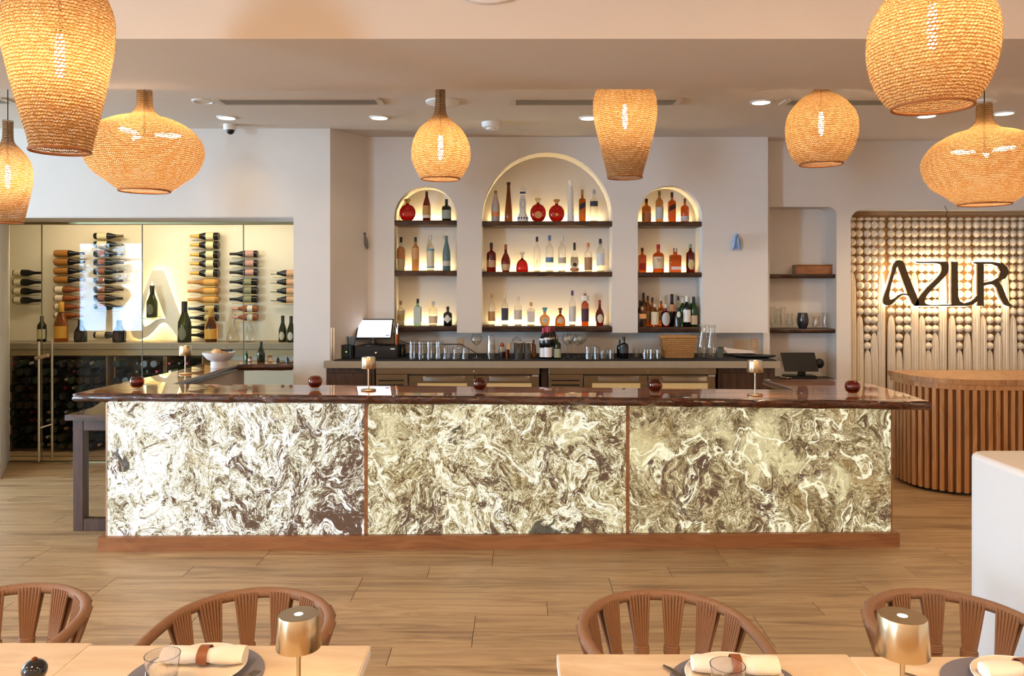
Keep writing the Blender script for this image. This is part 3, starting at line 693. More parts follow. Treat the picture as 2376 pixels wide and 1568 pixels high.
cacheP = {}
def bottle(px, ytop, ybase, wpx, kind, glass, cap, lab, Y, label, lr=(.12, .5), extra=None, group=None, zbase=None, name='bottle', lab_shape='band', rz=0):
    s_ = Y/F; h = (ybase-ytop)*s_; hw = wpx*s_/2
    zb = ZZ(ybase, Y) if zbase is None else zbase
    h = ZZ(ytop, Y)-zb
    t = thing(name, ((px-HX)*s_, Y, zb), label, 'bottle', group, rz)
    prof, ch = KIND[kind]; sq = 6 if kind == 'square' else 0; sy = .5 if kind in ('disc',) else (.8 if kind == 'dome' else 1)
    if kind == 'square': hwq = hw*.93
    else: hwq = hw
    body = [(r*hwq, z*h) for r, z in prof]+[(1e-6, prof[-1][1]*h)]
    seg = 16 if sq else 20
    if kind == 'disc':
        m_ = MB().lathe([(r*hwq, z*h) for r, z in prof if z < .75]+[(1e-6, .75*h)], 22, sy=.42)
        m_.lathe([(.2*hwq, .74*h), (.2*hwq, .96*h), (1e-6, .96*h)], 12)
    else: m_ = MB().lathe(body, seg if not sq else 24, sq=sq, sy=sy)
    bo = m_.build('glass_body', gmat(glass), t, smooth=True)
    if glass == 'clear' and kind not in ('disc',):     # spirits fill the clear bottles
        liq = [(r*hwq*.90, z*h+.003) for r, z in prof if z < .6]; liq.append((liq[-1][0], liq[-1][1]+.02*h)); liq.append((1e-6, liq[-1][1]))
        MB().lathe(liq, 20, sq=sq, sy=sy).build('contents', M('clear_spirit', '#f6f4ea', .02, 0, .98, 1.1), bo, smooth=True)
    if cap:
        top = prof[-1][0]; rc = max(.3, top*1.12)*hwq if kind not in ('disc', 'dome') else .24*hwq
        if kind in ('wine', 'champ', 'slope', 'tear', 'tall'): rc = top*1.06*hwq
        if kind == 'lady':
            MB().lathe([(.28*hwq, .735*h), (.55*hwq, .80*h), (.60*hwq, .86*h), (.45*hwq, .9*h), (.2*hwq, .93*h), (.14*hwq, .97*h), (1e-6, h)], 16).build('stopper', cmat(cap), t, smooth=True)
        elif kind in ('cone',):
            MB().lathe([(.36*hwq, .92*h), (.5*hwq, .94*h), (.52*hwq, .97*h), (.36*hwq, .995*h), (1e-6, h)], 16).build('stopper', cmat(cap), t, smooth=True)
        elif kind == 'twist':
            MB().lathe([(.66*hwq, .83*h), (.68*hwq, .85*h), (.45*hwq, .87*h), (.5*hwq, .92*h), (.72*hwq, 1*h), (1e-6, h)], 14).build('stopper', cmat(cap), t, smooth=True)
        elif kind in ('globe', 'dome', 'disc'):
            MB().lathe([(rc, ch*h), (rc, .88*h), (rc*1.7, .90*h), (rc*1.6, .98*h), (rc*.6, h), (1e-6, h)], 14).build('stopper', cmat(cap), t, smooth=True)
        else:
            MB().lathe([(rc, ch*h), (rc*1.04, ch*h+.002), (rc*1.02, .99*h), (rc*.9, h), (1e-6, h)], 14).build('cap', cmat(cap), t, smooth=True)
    if lab:
        if lab_shape == 'band':
            z0, z1 = lr[0]*h, lr[1]*h
            if sq: MB().box(-hwq*.86, hwq*.86, -hwq*.995-.0015, -hwq*.98, z0, z1).build('paper_label', lmat(lab), t)
            else:
                k = 6
                def rad(z):
                    zz = z/h
                    for (r0, a0), (r1, a1) in zip(prof, prof[1:]):
                        if a0 <= zz <= a1: return (r0+(r1-r0)*(zz-a0)/max(1e-6, a1-a0))*hwq
                    return hwq
                pr = [(rad(z0+(z1-z0)*i/k)+.0012, z0+(z1-z0)*i/k) for i in range(k+1)]
                MB().lathe(pr, 14, a0=-PI*.92, a1=-PI*.08, close=False, sy=sy).build('paper_label', lmat(lab), t, smooth=True)
        elif lab_shape in ('round', 'diamond', 'oval'):
            zc_ = (lr[0]+lr[1])/2*h; rr_ = (lr[1]-lr[0])/2*h; yy = -(hwq*.42 if kind == 'disc' else hwq)-.001
            kk = 4 if lab_shape == 'diamond' else 20; ax = .62 if lab_shape == 'oval' else 1.0
            vs = [(rr_*ax*math.cos(2*PI*i/kk), 0, rr_*math.sin(2*PI*i/kk)) for i in range(kk)]
            if kk == 4: vs = [tuple(vs[i][a]+(vs[(i+1) % 4][a]-vs[i][a])*q/5 for a in range(3)) for i in range(4) for q in range(5)]; kk = 20
            vs = [(x, (yy if kind == 'disc' else -math.sqrt(max(0, (hwq+.0015)**2-min(abs(x), hwq)**2))), zc_+z) for x, _, z in vs]
            prr = lambda x: (yy if kind == 'disc' else -math.sqrt(max(1e-9, (hwq*1.012+.0022)**2-min(abs(x), hwq)**2)))
            m_ = MB(); RG = 4; allv = [(0, prr(0), zc_)]; fcs = []
            for g_ in range(1, RG+1): allv += [(v[0]*g_/RG, prr(v[0]*g_/RG), zc_+(v[2]-zc_)*g_/RG) for v in vs]
            for i in range(kk): fcs.append((0, 1+i, 1+(i+1) % kk))
            for g_ in range(RG-1):
                for i in range(kk): a_ = 1+g_*kk; fcs.append((a_+i, a_+kk+i, a_+kk+(i+1) % kk, a_+(i+1) % kk))
            m_.add(allv, fcs); m_.build('paper_label', lmat(lab), t, fixn=False)
    if extra: extra(t, hwq, h)
    return t
def band(c, z0, z1):
    def f(t, hw, h): MB().lathe([(hw+.0018, z0*h), (hw+.0018, z1*h)], 20, close=False).build('band', lmat(c), t, smooth=True)
    return f
def slant(c):
    def f(t, hw, h):
        MB().add([(-hw*.9, -hw-.003, h*.36), (hw*.9, -hw-.003, h*.46), (hw*.9, -hw-.003, h*.62), (-hw*.9, -hw-.003, h*.52)], [(0, 1, 2, 3)]).build('slanted_label', lmat(c), t, fixn=False)
    return f
def words(txt, z, size, c='#2a2320', rot=None):
    def f(t, hw, h): text_mesh('lettering', txt, size, lmat(c), t, (0, -hw-.004, z*h), .0003, rot or (PI/2, 0, 0))
    return f
def multi(*fs):
    def f(t, hw, h):
        for g in fs: g(t, hw, h)
    return f
def lady_deco(t, hw, h):
    b = lmat('#1f2f66')
    m_ = MB(); m_.tube([(.36*hw*math.cos(a), -math.sqrt(max(0, (.66*hw)**2-(.36*hw*math.cos(a))**2))-.002, h*(.49+.12*math.sin(a))) for a in [2*PI*i/20 for i in range(20)]], .0016, 5, closed=True)
    for i in range(6):
        a = -PI+PI*(i+.5)/6; m_.ball(.0075, (hw*.93*math.cos(a), hw*.93*math.sin(a), h*.1), 8, 5, (1, 1, 1.7))
    m_.build('painted_pattern', b, t, smooth=True)
    MB().lathe([(.42*hw, .765*h), (.56*hw, .80*h), (.57*hw, .83*h)], 16, close=False).build('collar', b, t, smooth=True)
# ---------------------------------------------------------------- niche shelves with light strips
def plank_shelf(x0, x1, yt, yb, Yf, Yb, label, wood_=None, strip=True, rag=.006):
    xa, xb = XX(x0, Yf), XX(x1, Yf); zt, zb = ZZ(yt, Yf), ZZ(yb, Yf)
    t = thing('wood_shelf', ((xa+xb)/2, Yb, zt), label, 'shelf', 'dark wood shelves'); w_ = (xb-xa)/2; d = Yb-Yf
    k = max(8, int(w_*2/.05)); vs, fs = [], []
    for i in range(k+1):
        x = -w_+2*w_*i/k; j = mn.noise(Vector((x*9+x0, yt*.1, 0)))*rag; j2 = mn.noise(Vector((x*13+x0, yt*.1, 5)))*rag
        vs += [(x, -d+.004, 0), (x, -d+j-.004, -.012), (x, -d+j2, (zb-zt)+.008+j), (x, -d+.012, zb-zt), (x, -.001, zb-zt), (x, -.001, 0)]
    for i in range(k):
        for a in range(6): b = (a+1) % 6; fs.append((i*6+a, i*6+b, i*6+6+b, i*6+6+a))
    fs += [tuple(range(6)), tuple(reversed(range(k*6, k*6+6)))]
    m_ = MB(); m_.v = vs; m_.f = fs; m_.build('board', shelfw, t)
    if strip:
        wi = w_-.012*1.5-(x1-x0)*.00012
        MB().box(-wi+.015, wi-.02, -.052, -.038, -.004, .0006).build('light_strip', led, t)
    return t, zt
sh = {}
for nm, (a, b), rows in (('left', (914, 1058.5), ((511, 522.5), (627.8, 640.5), (757, 768.5))), ('middle', (1119, 1420.5), ((513, 525), (630.5, 642), (757.5, 769.5))), ('right', (1480.5, 1627.5), ((514, 525.5), (632, 642.8), (759, 771.5)))):
    for i, (yt, yb) in enumerate(rows):
        sh[nm, i] = plank_shelf(a, b, yt, yb, YH+.006, YB, 'dark live edge wood shelf, %s in the %s arched niche' % (['upper one', 'middle one', 'lowest'][i], nm))[1]
YBt = 7.77
def S(nm, i, rows):
    for r in rows:
        px, yt, kind, wpx, gl, cp, lb, lr, label = r[:9]; kw = r[9] if len(r) > 9 else {}
        yb = HY+(E-sh[nm, i])*F/kw.get('Y', YBt)
        bottle(px, yt, yb, wpx, kind, gl, cp, lb, kw.get('Y', YBt), label, lr=lr or (.12, .5), zbase=sh[nm, i], group='bottles in the %s arched niche' % nm, **{k: v for k, v in kw.items() if k != 'Y'})
R_ = dict(lab_shape='round'); O_ = dict(lab_shape='oval')
S('left', 0, [
 (945.5, 461, 'disc', 38, 'red', '#b39554', None, None, 'round flat decanter of red liquor, left end of upper shelf in left niche'),
 (990, 444, 'slope', 19, 'darkred', '#231812', '#c19558', (.2, .52), 'tall dark red bottle with gold label and black neck in left niche', dict(extra=band('#e8e0d0', .1, .2))),
 (1036, 462, 'flask', 22, 'olive', '#23291a', '#9aa198', (.1, .5), 'squat olive green bottle with grey label on upper shelf of left niche')])
S('left', 1, [
 (930.5, 550, 'flask', 19, 'clear', '#241613', '#b57d52', (.36, .72), 'clear square shouldered bottle with tan label, left end of middle shelf in left niche'),
 (964, 550, 'tall', 17, 'paleamber', '#16251a', '#cf9a68', (.34, .68), 'pale amber bottle with green black stopper in left niche'),
 (999, 545.5, 'tall', 17, 'clear', '#d8d4cc', '#ddd7bb', (.1, .58), 'clear bottle with pale blue banded cream label and silver neck', dict(extra=multi(band('#7faab8', .55, .62), band('#7faab8', .07, .12)))),
 (1036, 547, 'slope', 18.5, 'teal', '#5d7c80', '#cfc5ba', (.14, .28), 'slender matte teal bottle with pale band near its foot')])
S('left', 2, [
 (930, 698, 'flask', 19, 'clear', '#9c7f63', '#b3a070', (.2, .48), 'clear bottle with cork and round printed ring, left end of lowest shelf', R_),
 (969, 693, 'square', 19, 'aqua', '#221c18', '#c9d4cc', (.08, .70), 'square aqua tinted bottle with tall pale label in left niche'),
 (1005, 699, 'tall', 20, 'clear', '#c9c9cc', '#e7cba8', (.1, .4), 'clear bottle with long silver cap and peach label in left niche'),
 (1039, 711, 'flask', 20.5, 'black', '#191412', '#e9e6e0', (.14, .58), 'black apothecary bottle with white diamond label in left niche', dict(lab_shape='diamond'))])
S('middle', 0, [
 (1150, 442, 'slope', 19.5, 'frost', '#a9845c', '#e2925c', (.18, .32), 'frosted pale pink bottle at the left end under the big arch'),
 (1180, 422, 'cone', 19, 'brown', '#2b140c', None, None, 'tall slim brown tapering bottle with round dark stopper'),
 (1213, 430, 'lady', 25, 'ceramic', '#ece8e2', None, None, 'white ceramic bottle with blue painted pattern and bell stopper', dict(extra=lady_deco)),
 (1248.5, 459, 'disc', 37, 'red', '#dccb9a', '#cf9a62', (.14, .44), 'round red decanter with gold medallion and beaded rim', R_),
 (1291.5, 462, 'disc', 37, 'red', '#c08c48', '#d6a85e', (.26, .38), 'round bright red decanter with small gold centre', R_),
 (1324, 419, 'twist', 16.5, 'ceramic', '#f2f1ef', None, None, 'tall twisted white ceramic bottle under the big arch'),
 (1351, 440, 'square', 17, 'amber', '#b79a6a', None, None, 'square amber bottle with slanted dark label under the big arch', dict(extra=slant('#20252b'))),
 (1378, 440, 'tall', 18, 'clear', '#a5a2b4', '#2a2f3c', (.48, .64), 'clear tall bottle with small dark label, right end under the big arch')])
S('middle', 1, [
 (1140, 563, 'flask', 22, 'darkred', '#1d110e', '#c39a78', (.16, .40), 'dark red decanter bottle with black cap and beige label, left end of middle shelf'),
 (1173.5, 567, 'tear', 22, 'darkred', '#a9502e', '#cdb488', (.06, .28), 'teardrop bottle of red brown liquor with copper neck'),
 (1211.5, 584, 'dome', 28, 'red', '#e5ddc9', None, None, 'low dome shaped red bottle with clear stopper'),
 (1246, 549, 'tall', 16, 'clear', '#1c1a18', None, None, 'clear bottle with black cap and black handwriting down its front', dict(extra=words('Chopin', .22, .028, '#2e261c', (PI/2, -PI/2.3, 0)))),
 (1275, 546, 'tall', 18, 'clear', '#51739e', '#6d8db8', (.26, .40), 'clear bottle with blue cap and blue picture band'),
 (1304, 547, 'tall', 18, 'clear', '#e8e4dc', '#c7c0b2', (.24, .40), 'clear bottle with white neck wrap and grey band'),
 (1333, 563, 'tear', 20, 'clear', '#15120f', '#3b362c', (.18, .32), 'clear bottle with black neck label and dark round seal', dict(lab_shape='round', extra=band('#cd7f5c', .04, .13))),
 (1365, 563.5, 'tall', 18, 'clear', '#dc7c55', '#b08862', (.06, .50), 'clear bottle with coral stopper and copper brown label'),
 (1393, 554, 'tall', 18, 'clear', '#191614', '#d7dee6', (.2, .56), 'clear bottle with black cap and pale blue label, right end of middle shelf')])
S('middle', 2, [
 (1141, 682, 'tall', 16, 'clear', '#c79b68', '#c09460', (.16, .46), 'clear bottle with tan insect label, left end of lowest shelf in the middle niche'),
 (1171.5, 682, 'tall', 16, 'clear', '#ead9b8', '#3a3f4d', (.18, .56), 'clear bottle with navy label and cream neck'),
 (1202, 687, 'tall', 18.5, 'clear', '#e6ded2', '#d9cdc0', (.22, .54), 'clear bottle with white tapered neck wrap and off white label'),
 (1232, 701, 'square', 20, 'clear', '#c9a05e', '#e5ded6', (.16, .62), 'short square clear bottle with big white label and gold stopper'),
 (1264, 713, 'globe', 25, 'paleamber', '#4f97b4', '#cfc6b0', (.14, .46), 'round pale bottle with blue neck and round label', R_),
 (1300, 714, 'dome', 24, 'amber', '#5a2d18', '#d8bfa4', (.14, .48), 'squat amber bottle with brown stopper and round label', R_),
 (1328, 674, 'tall', 16, 'clear', '#4a3c6a', '#dedad2', (.12, .56), 'tall clear bottle with purple collar and white label'),
 (1357.5, 681, 'tall', 17, 'orange', '#8a5c3c', '#4a2f3a', (.14, .54), 'tall orange liquor bottle with white neck and dark vertical label', dict(extra=band('#ece4da', .78, .94))),
 (1391.5, 695.5, 'tear', 21, 'darkred', '#9a1c1e', '#d9cdb4', (.12, .46), 'dark bottle with red wax neck and silver hexagon label', dict(lab_shape='oval'))])
S('right', 0, [
 (1500, 461, 'flask', 21, 'amber', '#3a1712', '#a96a3c', (.06, .40), 'squat amber bottle with brown cap, left end of upper shelf in right niche'),
 (1530, 443, 'tall', 18, 'paleamber', '#6b5630', '#ccd0cc', (.1, .48), 'tall golden bottle with pale grey label in right niche'),
 (1559, 446, 'square', 18, 'orange', '#1c1614', None, None, 'square orange bottle with slanted black label in right niche', dict(extra=slant('#2e2119'))),
 (1589, 460.5, 'flask', 19, 'orange', '#6b3327', '#d2c6bf', (.05, .26), 'rounded orange bottle with brown cap and low white label')])
S('right', 1, [
 (1490, 575, 'square', 19, 'orange', '#3a1712', '#a01c14', (.10, .38), 'square orange bottle with red lower label, left end of middle shelf in right niche'),
 (1527.5, 567, 'flask', 26, 'orange', '#b01a22', '#e4d3b2', (.14, .56), 'wide bottle with red wax cap and cream label in right niche', dict(extra=words("Maker's\nMark", .46, .019, '#6b5a40'))),
 (1566.5, 575, 'square', 28, 'orange', '#d5cec2', '#e5dad4', (.12, .24), 'wide square orange bottle with silver stopper'),
 (1602, 566, 'tall', 20, 'darkred', '#8a9c86', '#cbb47a', (.1, .46), 'dark red bottle with sage cap and gold oval label', O_)])
S('right', 2, [
 (1485, 697, 'flask', 14, 'dark', '#17110f', None, None, 'dark bottle at the back left corner of the crowded lowest shelf', dict(Y=7.86)),
 (1493, 679, 'tall', 15, 'brown', '#15100e', '#9c5c34', (.3, .6), 'brown bottle with tall black cap at the back of the crowded shelf', dict(Y=7.86)),
 (1503, 686, 'tall', 14, 'amber', '#33201a', '#a88a50', (.2, .5), 'amber bottle with dark brown cap at the back of the crowded shelf', dict(Y=7.86)),
 (1513.5, 690, 'flask', 14, 'amber', '#14110f', '#7a5a34', (.2, .5), 'short amber bottle with wide black cap at the back', dict(Y=7.85)),
 (1534, 685, 'tear', 18, 'orange', '#e2d2b4', '#caa36a', (.2, .5), 'orange bottle with pale pointed neck behind the crowd', dict(Y=7.86)),
 (1559, 682, 'champ', 18, 'black', '#1b1512', '#d8a588', (.46, .68), 'black bottle with peach label standing behind the others', dict(Y=7.85)),
 (1573.5, 687, 'tall', 15, 'clear', '#3a2c20', None, None, 'clear bottle with dark stopper standing behind the others', dict(Y=7.86)),
 (1584, 690, 'wine', 15, 'green', '#e2dfd8', None, None, 'green bottle with white cap standing behind the others', dict(Y=7.85)),
 (1604, 691, 'wine', 14, 'green', '#dfe4d8', None, None, 'green bottle with pale cap behind the dark green wine bottle', dict(Y=7.86)),
 (1490, 712, 'square', 20, 'clear', '#d7b98c', '#e9a76c', (.42, .66), 'clear square bottle with orange label at the front of the crowded shelf', dict(Y=7.72)),
 (1519.5, 705, 'tall', 18, 'paleamber', '#c9c4b8', '#e3d5b8', (.1, .66), 'golden bottle with long cream label and red brown feather drawing', dict(Y=7.72)),
 (1544, 706, 'flask', 20, 'darkred', '#ded6ca', '#b9b6b4', (.06, .66), 'dark red bottle with silver oval label and pale stopper', dict(Y=7.72, lab_shape='oval')),
 (1573, 714, 'wine', 17, 'black', '#15171a', '#e0dcd2', (.5, .82), 'black wine bottle with white oval label on the crowded shelf', dict(Y=7.71, lab_shape='oval')),
 (1593.5, 687, 'wine', 17.5, 'black', '#e2dfd8', '#e6e0d8', (.16, .56), 'black wine bottle with white cap and white label', dict(Y=7.71)),
 (1609.5, 688, 'wine', 17.5, 'green', '#182218', '#cdb496', (.08, .38), 'dark green wine bottle with beige label, right end of the crowded shelf', dict(Y=7.73))])
# cicada ornaments
def cicada(px, py, col, label):
    p = P(px, py, YH if px > 1000 else YH-.005); t = thing('cicada_ornament', p, label, 'wall ornament', 'ceramic cicada wall ornaments')
    m = M('cicada_'+col.strip('#'), col, .2, coat=.5)
    MB().ball(.03, (0, -.02, -.01), 16, 10, (.9, .6, 2.0)).build('body', m, t, smooth=True)
    for s_ in (-1, 1):
        o = MB().ball(.03, (0, 0, 0), 16, 12, (.62, .45, 2.3)).build('wing', m, t, smooth=True, loc=(s_*.021, -.03, -.022)); o.rotation_euler = (.1, -s_*.16, 0)
    MB().ball(.022, (0, -.028, .055), 14, 8, (1.05, .8, .8)).build('head', m, t, smooth=True)
cicada(845.5, 556, '#6c6767', 'grey ceramic cicada ornament on the wall left of the niches')
cicada(1707, 560, '#7f9fc6', 'blue ceramic cicada ornament on the wall right of the niches')

# ---------------------------------------------------------------- back counter
zk = 1.085; YK = 7.15
x0, x1 = XX(751, YK), XX(1811, YK)
t = thing('back_counter', ((x0+x1)/2, YK, 0), 'long grey stone back counter slab under the arched niches', 'counter')
hw_ = (x1-x0)/2
tx = (x0+x1)/2
MB().prism([(-hw_, 0), (hw_, 0), (hw_, .74), (-1.39-tx, .74), (-1.39-tx, .50), (-1.66-tx, .075), (-hw_, .075)], zk-.062, zk).build('slab', concrete, t)
o = MB().prism([(XX(775, 7.2), 7.175), (XX(1800, 7.2), 7.175), (XX(1800, 7.2), 7.88), (-1.37, 7.88), (-1.37, 7.66), (XX(775, 7.2)+.01, 7.27)], zk, zk+.008).build('bar_mat', blackm); tag(o, 'long black rubber bar mat lying on the back counter', 'mat')
zf = zk-.062
def cabinet(xa, xb, label):
    a, b = XX(xa, 7.22), XX(xb, 7.22); t = thing('cabinet', ((a+b)/2, 7.22, 0), label, 'cabinet'); h = (b-a)/2
    if xa > 1000: MB().bbox(-h, h, .02, .6, 0, zf-.001).build('body', darkw, t)
    else: MB().prism([(-h, .005), (h, .005), (h, .6), (-1.38-(a+b)/2, .6), (-1.38-(a+b)/2, .42), (-h, .009)], 0, zf-.001).build('body', darkw, t)
    MB().bbox(-h+.03, h-.03, -.014 if xa < 1000 else 0, .004 if xa < 1000 else .02, .1, zf-.05).build('door', darkw, t)
cabinet(757, 869, 'dark wood cabinet under the left end of the back counter')
cabinet(1667, 1800, 'dark wood cabinet under the right end of the back counter')
o = MB().bbox(XX(1255, 7.3), XX(1271, 7.3), 7.27, 7.8, 0, zf-.001).build('wood_post', darkw); tag(o, 'dark wood filler panel between the two steel fridges', 'panel')
fglass = M('fridge_glass', '#33302c', .06, 0, 0, coat=1)
fint = M('fridge_inside', '#d9c9a0', .4, emit=.5, ecol='#ffd9a4')
def fridge(xa, xb, vx, doors, label):
    Yf = 7.2; a, b = XX(xa, Yf), XX(xb, Yf); c0 = (a+b)/2; t = thing('bar_fridge', (c0, Yf, 0), label, 'fridge', 'steel back bar fridges')
    X = lambda px: XX(px, Yf)-c0
    Z = lambda py: ZZ(py, Yf)
    MB().box(X(xa), X(xb), .05, .62, 0, zf-.002).build('body', steel_d, t)
    MB().bbox(X(xa), X(xb), -.005, .05, Z(868), zf-.004, .003).build('header', steel, t)
    MB().bbox(X(xa), X(vx), .0, .05, .1, Z(868.5), .002).build('vent_panel', steel, t)
    vp = t.children[-1]
    for k in range(7):
        z = Z(881)-k*.042; MB().box(X(xa)+.025, X(vx)-.03, -.002, .01, z-.012, z).build('slot', black, vp)
    o = MB().lathe([(.007, 0), (.007, .006), (1e-6, .008)], 12).build('lock', steel, t, loc=((X(doors[0][1])), -.006, Z(862))); o.rotation_euler = (PI/2, 0, 0)
    MB().box(X(xb-17), X(xb-2), -.0, .03, Z(873.5), Z(869.5)).build('name_plate', M('plate', '#b9ada0', .4), t)
    for da, db in doors:
        A, B = X(da), X(db); zt = Z(871.5)
        wa, wb = A+.075, B-.065; za = Z(889); m_ = MB()
        m_.bbox(A, B, .005, .045, za, zt, .002); m_.box(A, wa, .005, .045, .12, za); m_.box(wb, B, .005, .045, .12, za); m_.box(wa, wb, .005, .045, .12, .2)
        d = m_.build('door', steel, t)
        MB().box(wa, wb, .02, .028, .2, za).build('door_glass', thin_glass('fridge_pane', '#e9e4d8', .10), d)
        hm = MB(); xa2, xb2 = A+.13, B-.085; k = 10
        for i in range(k):
            p0, p1 = i/k, (i+1)/k; y0_, y1_ = -.02-.03*math.sin(PI*p0), -.02-.03*math.sin(PI*p1)
            X0, X1 = xa2+(xb2-xa2)*p0, xa2+(xb2-xa2)*p1
            hm.add([(X0, y0_, Z(883)), (X1, y1_, Z(883)), (X1, y1_, Z(874)), (X0, y0_, Z(874)), (X0, y0_+.006, Z(883)), (X1, y1_+.006, Z(883)), (X1, y1_+.006, Z(874)), (X0, y0_+.006, Z(874))], [(0, 1, 2, 3), (7, 6, 5, 4), (3, 2, 6, 7), (0, 4, 5, 1)])
        hm.box(xa2, xa2+.012, -.016, .005, Z(883), Z(874)).box(xb2-.012, xb2, -.016, .005, Z(883), Z(874))
        hm.build('handle', M('polished_steel', '#f6f1e8', .22, 1), d)
        MB().box(wa, wb, .040, .048, .2, za+.001).build('inside', fint, d)
        MB().box(wa, wb, .030, .039, za-.09, za-.085).build('wire_shelf', white, d)
fridge(872, 1252, 945, [(949, 1100), (1102, 1250)], 'left steel bar fridge, behind the tealight holder in mid bar')
fridge(1273, 1662, 1352, [(1355, 1503), (1505, 1660)], 'right steel bar fridge, next to the right dark cabinet')
# corner guard strip
o = MB().bbox(XX(765, 7.2), XX(769, 7.2), 7.235, 7.25, zk, zk+.30, .001).bbox(XX(770.5, 7.2), XX(774.5, 7.2), 7.235, 7.25, zk, zk+.30, .001).build('corner_guard', steel); tag(o, 'pair of upright steel strips at the left end of the back counter', 'steel strip')
YO = 7.42
zt_ = zk+.008
def box_thing(name, xa, xb, ya, dep, Y, mat, label, cat, r=.004, extra=None, z0=None):
    s_ = Y/F; h = ZZ(ya, Y)-(z0 or zt_); w_ = (xb-xa)*s_/2
    t = thing(name, (((xa+xb)/2-HX)*s_, Y, z0 or zt_), label, cat); MB().bbox(-w_, w_, 0, dep, 0, h, r).build('housing', mat, t)
    if extra: extra(t, w_, h)
    return t
def ex_print(t, w_, h):
    MB().box(-w_*.94, w_*.94, -.001, .01, h*.74, h*.77).build('paper_slot', M('dark_slot', '#000000', .6), t)
    MB().box(w_*.6, w_*.78, -.003, .0, h*.45, h*.52).build('status_light', M('green_led', '#7fe060', .4, emit=2), t)
box_thing('receipt_printer', 776, 808.5, 800, .17, 7.35, black, 'small black receipt printer at the left end of the back counter', 'printer', extra=ex_print)
def ex_draw(t, w_, h):
    d = MB().bbox(-w_*.93, w_*.93, -.006, 0, h*.1, h*.62, .002).build('drawer', black, t)
    o = MB().lathe([(.010, 0), (.010, .006), (1e-6, .008)], 12).build('lock', steel, d, loc=(0, -.006, h*.44)); o.rotation_euler = (PI/2, 0, 0)
    MB().box(w_*.66, w_*.86, -.003, 0, h*.72, h*.83).build('sticker', white, t)
box_thing('cash_drawer', 823, 923, 803, .3, 7.36, M('black_metal', '#141312', .4), 'wide black cash drawer under the point of sale screen', 'cash drawer', extra=ex_draw)
p = P(865, 765, 7.42); zd = ZZ(803, 7.36)
t = thing('point_of_sale_screen', (p.x, 7.46, zd), 'white lit point of sale screen on the cash drawer', 'monitor')
MB().lathe([(.11, 0), (.11, .008), (.03, .018), (.025, .05)], 24, sy=.8).build('stand', black, t, smooth=True)
MB().bbox(-.02, .02, .02, .045, .02, .075).build('neck', black, t)
zs0, zs1 = ZZ(788, 7.42)-zd, ZZ(742, 7.42)-zd
def tilt(u, v, d): return Vector((u, -.02+v*.16+d, zs0+v*(zs1-zs0)))
def slab_(u0, u1, v0, v1, d0, d1): 
    m_ = MB(); q = [tilt(u, v, d) for d in (d0, d1) for u, v in ((u0, v0), (u1, v0), (u1, v1), (u0, v1))]; m_.add(q, [(0, 1, 2, 3), (7, 6, 5, 4), (0, 4, 5, 1), (1, 5, 6, 2), (2, 6, 7, 3), (3, 7, 4, 0)]); return m_
hs = (908-824)*7.42/F/2
slab_(-hs, hs, 0, 1, 0, .016).build('bezel', black, t)
sc_ = slab_(-hs*.93, hs*.93, .11, .95, -.0015, 0).build('screen', M('screen_white', '#f4f5fb', .3, emit=1.15, ecol='#eef1ff'), t)
slab_(hs*.66, hs*.86, .17, .24, -.0022, -.0015).build('screen_button', M('button_blue', '#8f97bd', .4, emit=.4), sc_)
slab_(-.012, .012, .03, .055, -.002, 0).build('logo', M('bezel_logo', '#8a8a8a', .4), t)
t = thing('straw_holder', (XX(815, 7.38), 7.38, zt_), 'black cup of dark blue straws beside the receipt printer', 'straw holder')
MB().lathe([(.03, 0), (.034, .12), (.031, .12), (.028, .01), (1e-6, .01)], 20).build('cup', black, t, smooth=True)
for i in range(8):
    a = i*PI/4; MB().tube([(.015*math.cos(a), .015*math.sin(a), .012), (.042*math.cos(a), .035*math.sin(a), .20)], .0035, 6).build('straw', M('blue_straw', '#274862', .4), t)
copper = M('copper', '#b5673e', .25, 1)
t = thing('copper_cup', (XX(918.5, 7.44), 7.5, zt_+.115), 'copper cup with bar spoons standing on a stack of dark jars', 'cup')
MB().lathe([(.022, 0), (.026, .1), (.024, .1), (.02, .005), (1e-6, .005)], 20).build('cup', copper, t, smooth=True)
for i, (dx, dz) in enumerate(((-.008, .17), (.01, .2), (.0, .155))): MB().tube([(0, 0, .01), (dx, 0, dz)], .002, 6).build('spoon', steel, t)
t = thing('dark_jar', (XX(932, 7.5), 7.54, zt_), 'dark jar standing just right of the cash drawer', 'jar')
MB().lathe([(.036, 0), (.038, .07), (.03, .085), (.03, .1)], 20).build('glass', gmat('dark'), t, smooth=True); MB().lathe([(.032, .1), (.032, .115), (1e-6, .115)], 20).build('lid', black, t, smooth=True)
o = MB().bbox(XX(777, 7.6), XX(826, 7.6), 7.5, 7.62, zt_, ZZ(757, 7.55), .003).build('wood_box', M('redbrown_wood', '#6e3c22', .5, var=.2, vscale=12)); tag(o, 'red brown wooden box behind the point of sale screen', 'box')
t = thing('flower_jar', (XX(786, 7.4), 7.45, ZZ(801, 7.40)), 'small jar with pale dried flowers on the receipt printer', 'jar')
MB().lathe([(.02, 0), (.024, .04), (.014, .06), (.016, .075)], 16).build('glass', M('brown_glass', '#5a2412', .1, 0, .4), t, smooth=True)
fm = MB()
for i in range(16): fm.ball(.009+.005*R.random(), (R.gauss(0, .016), R.gauss(0, .012), .095+R.gauss(0, .012)), 8, 5)
fm.build('flowers', M('dry_flower', '#d8bb8c', .8), t, smooth=True)
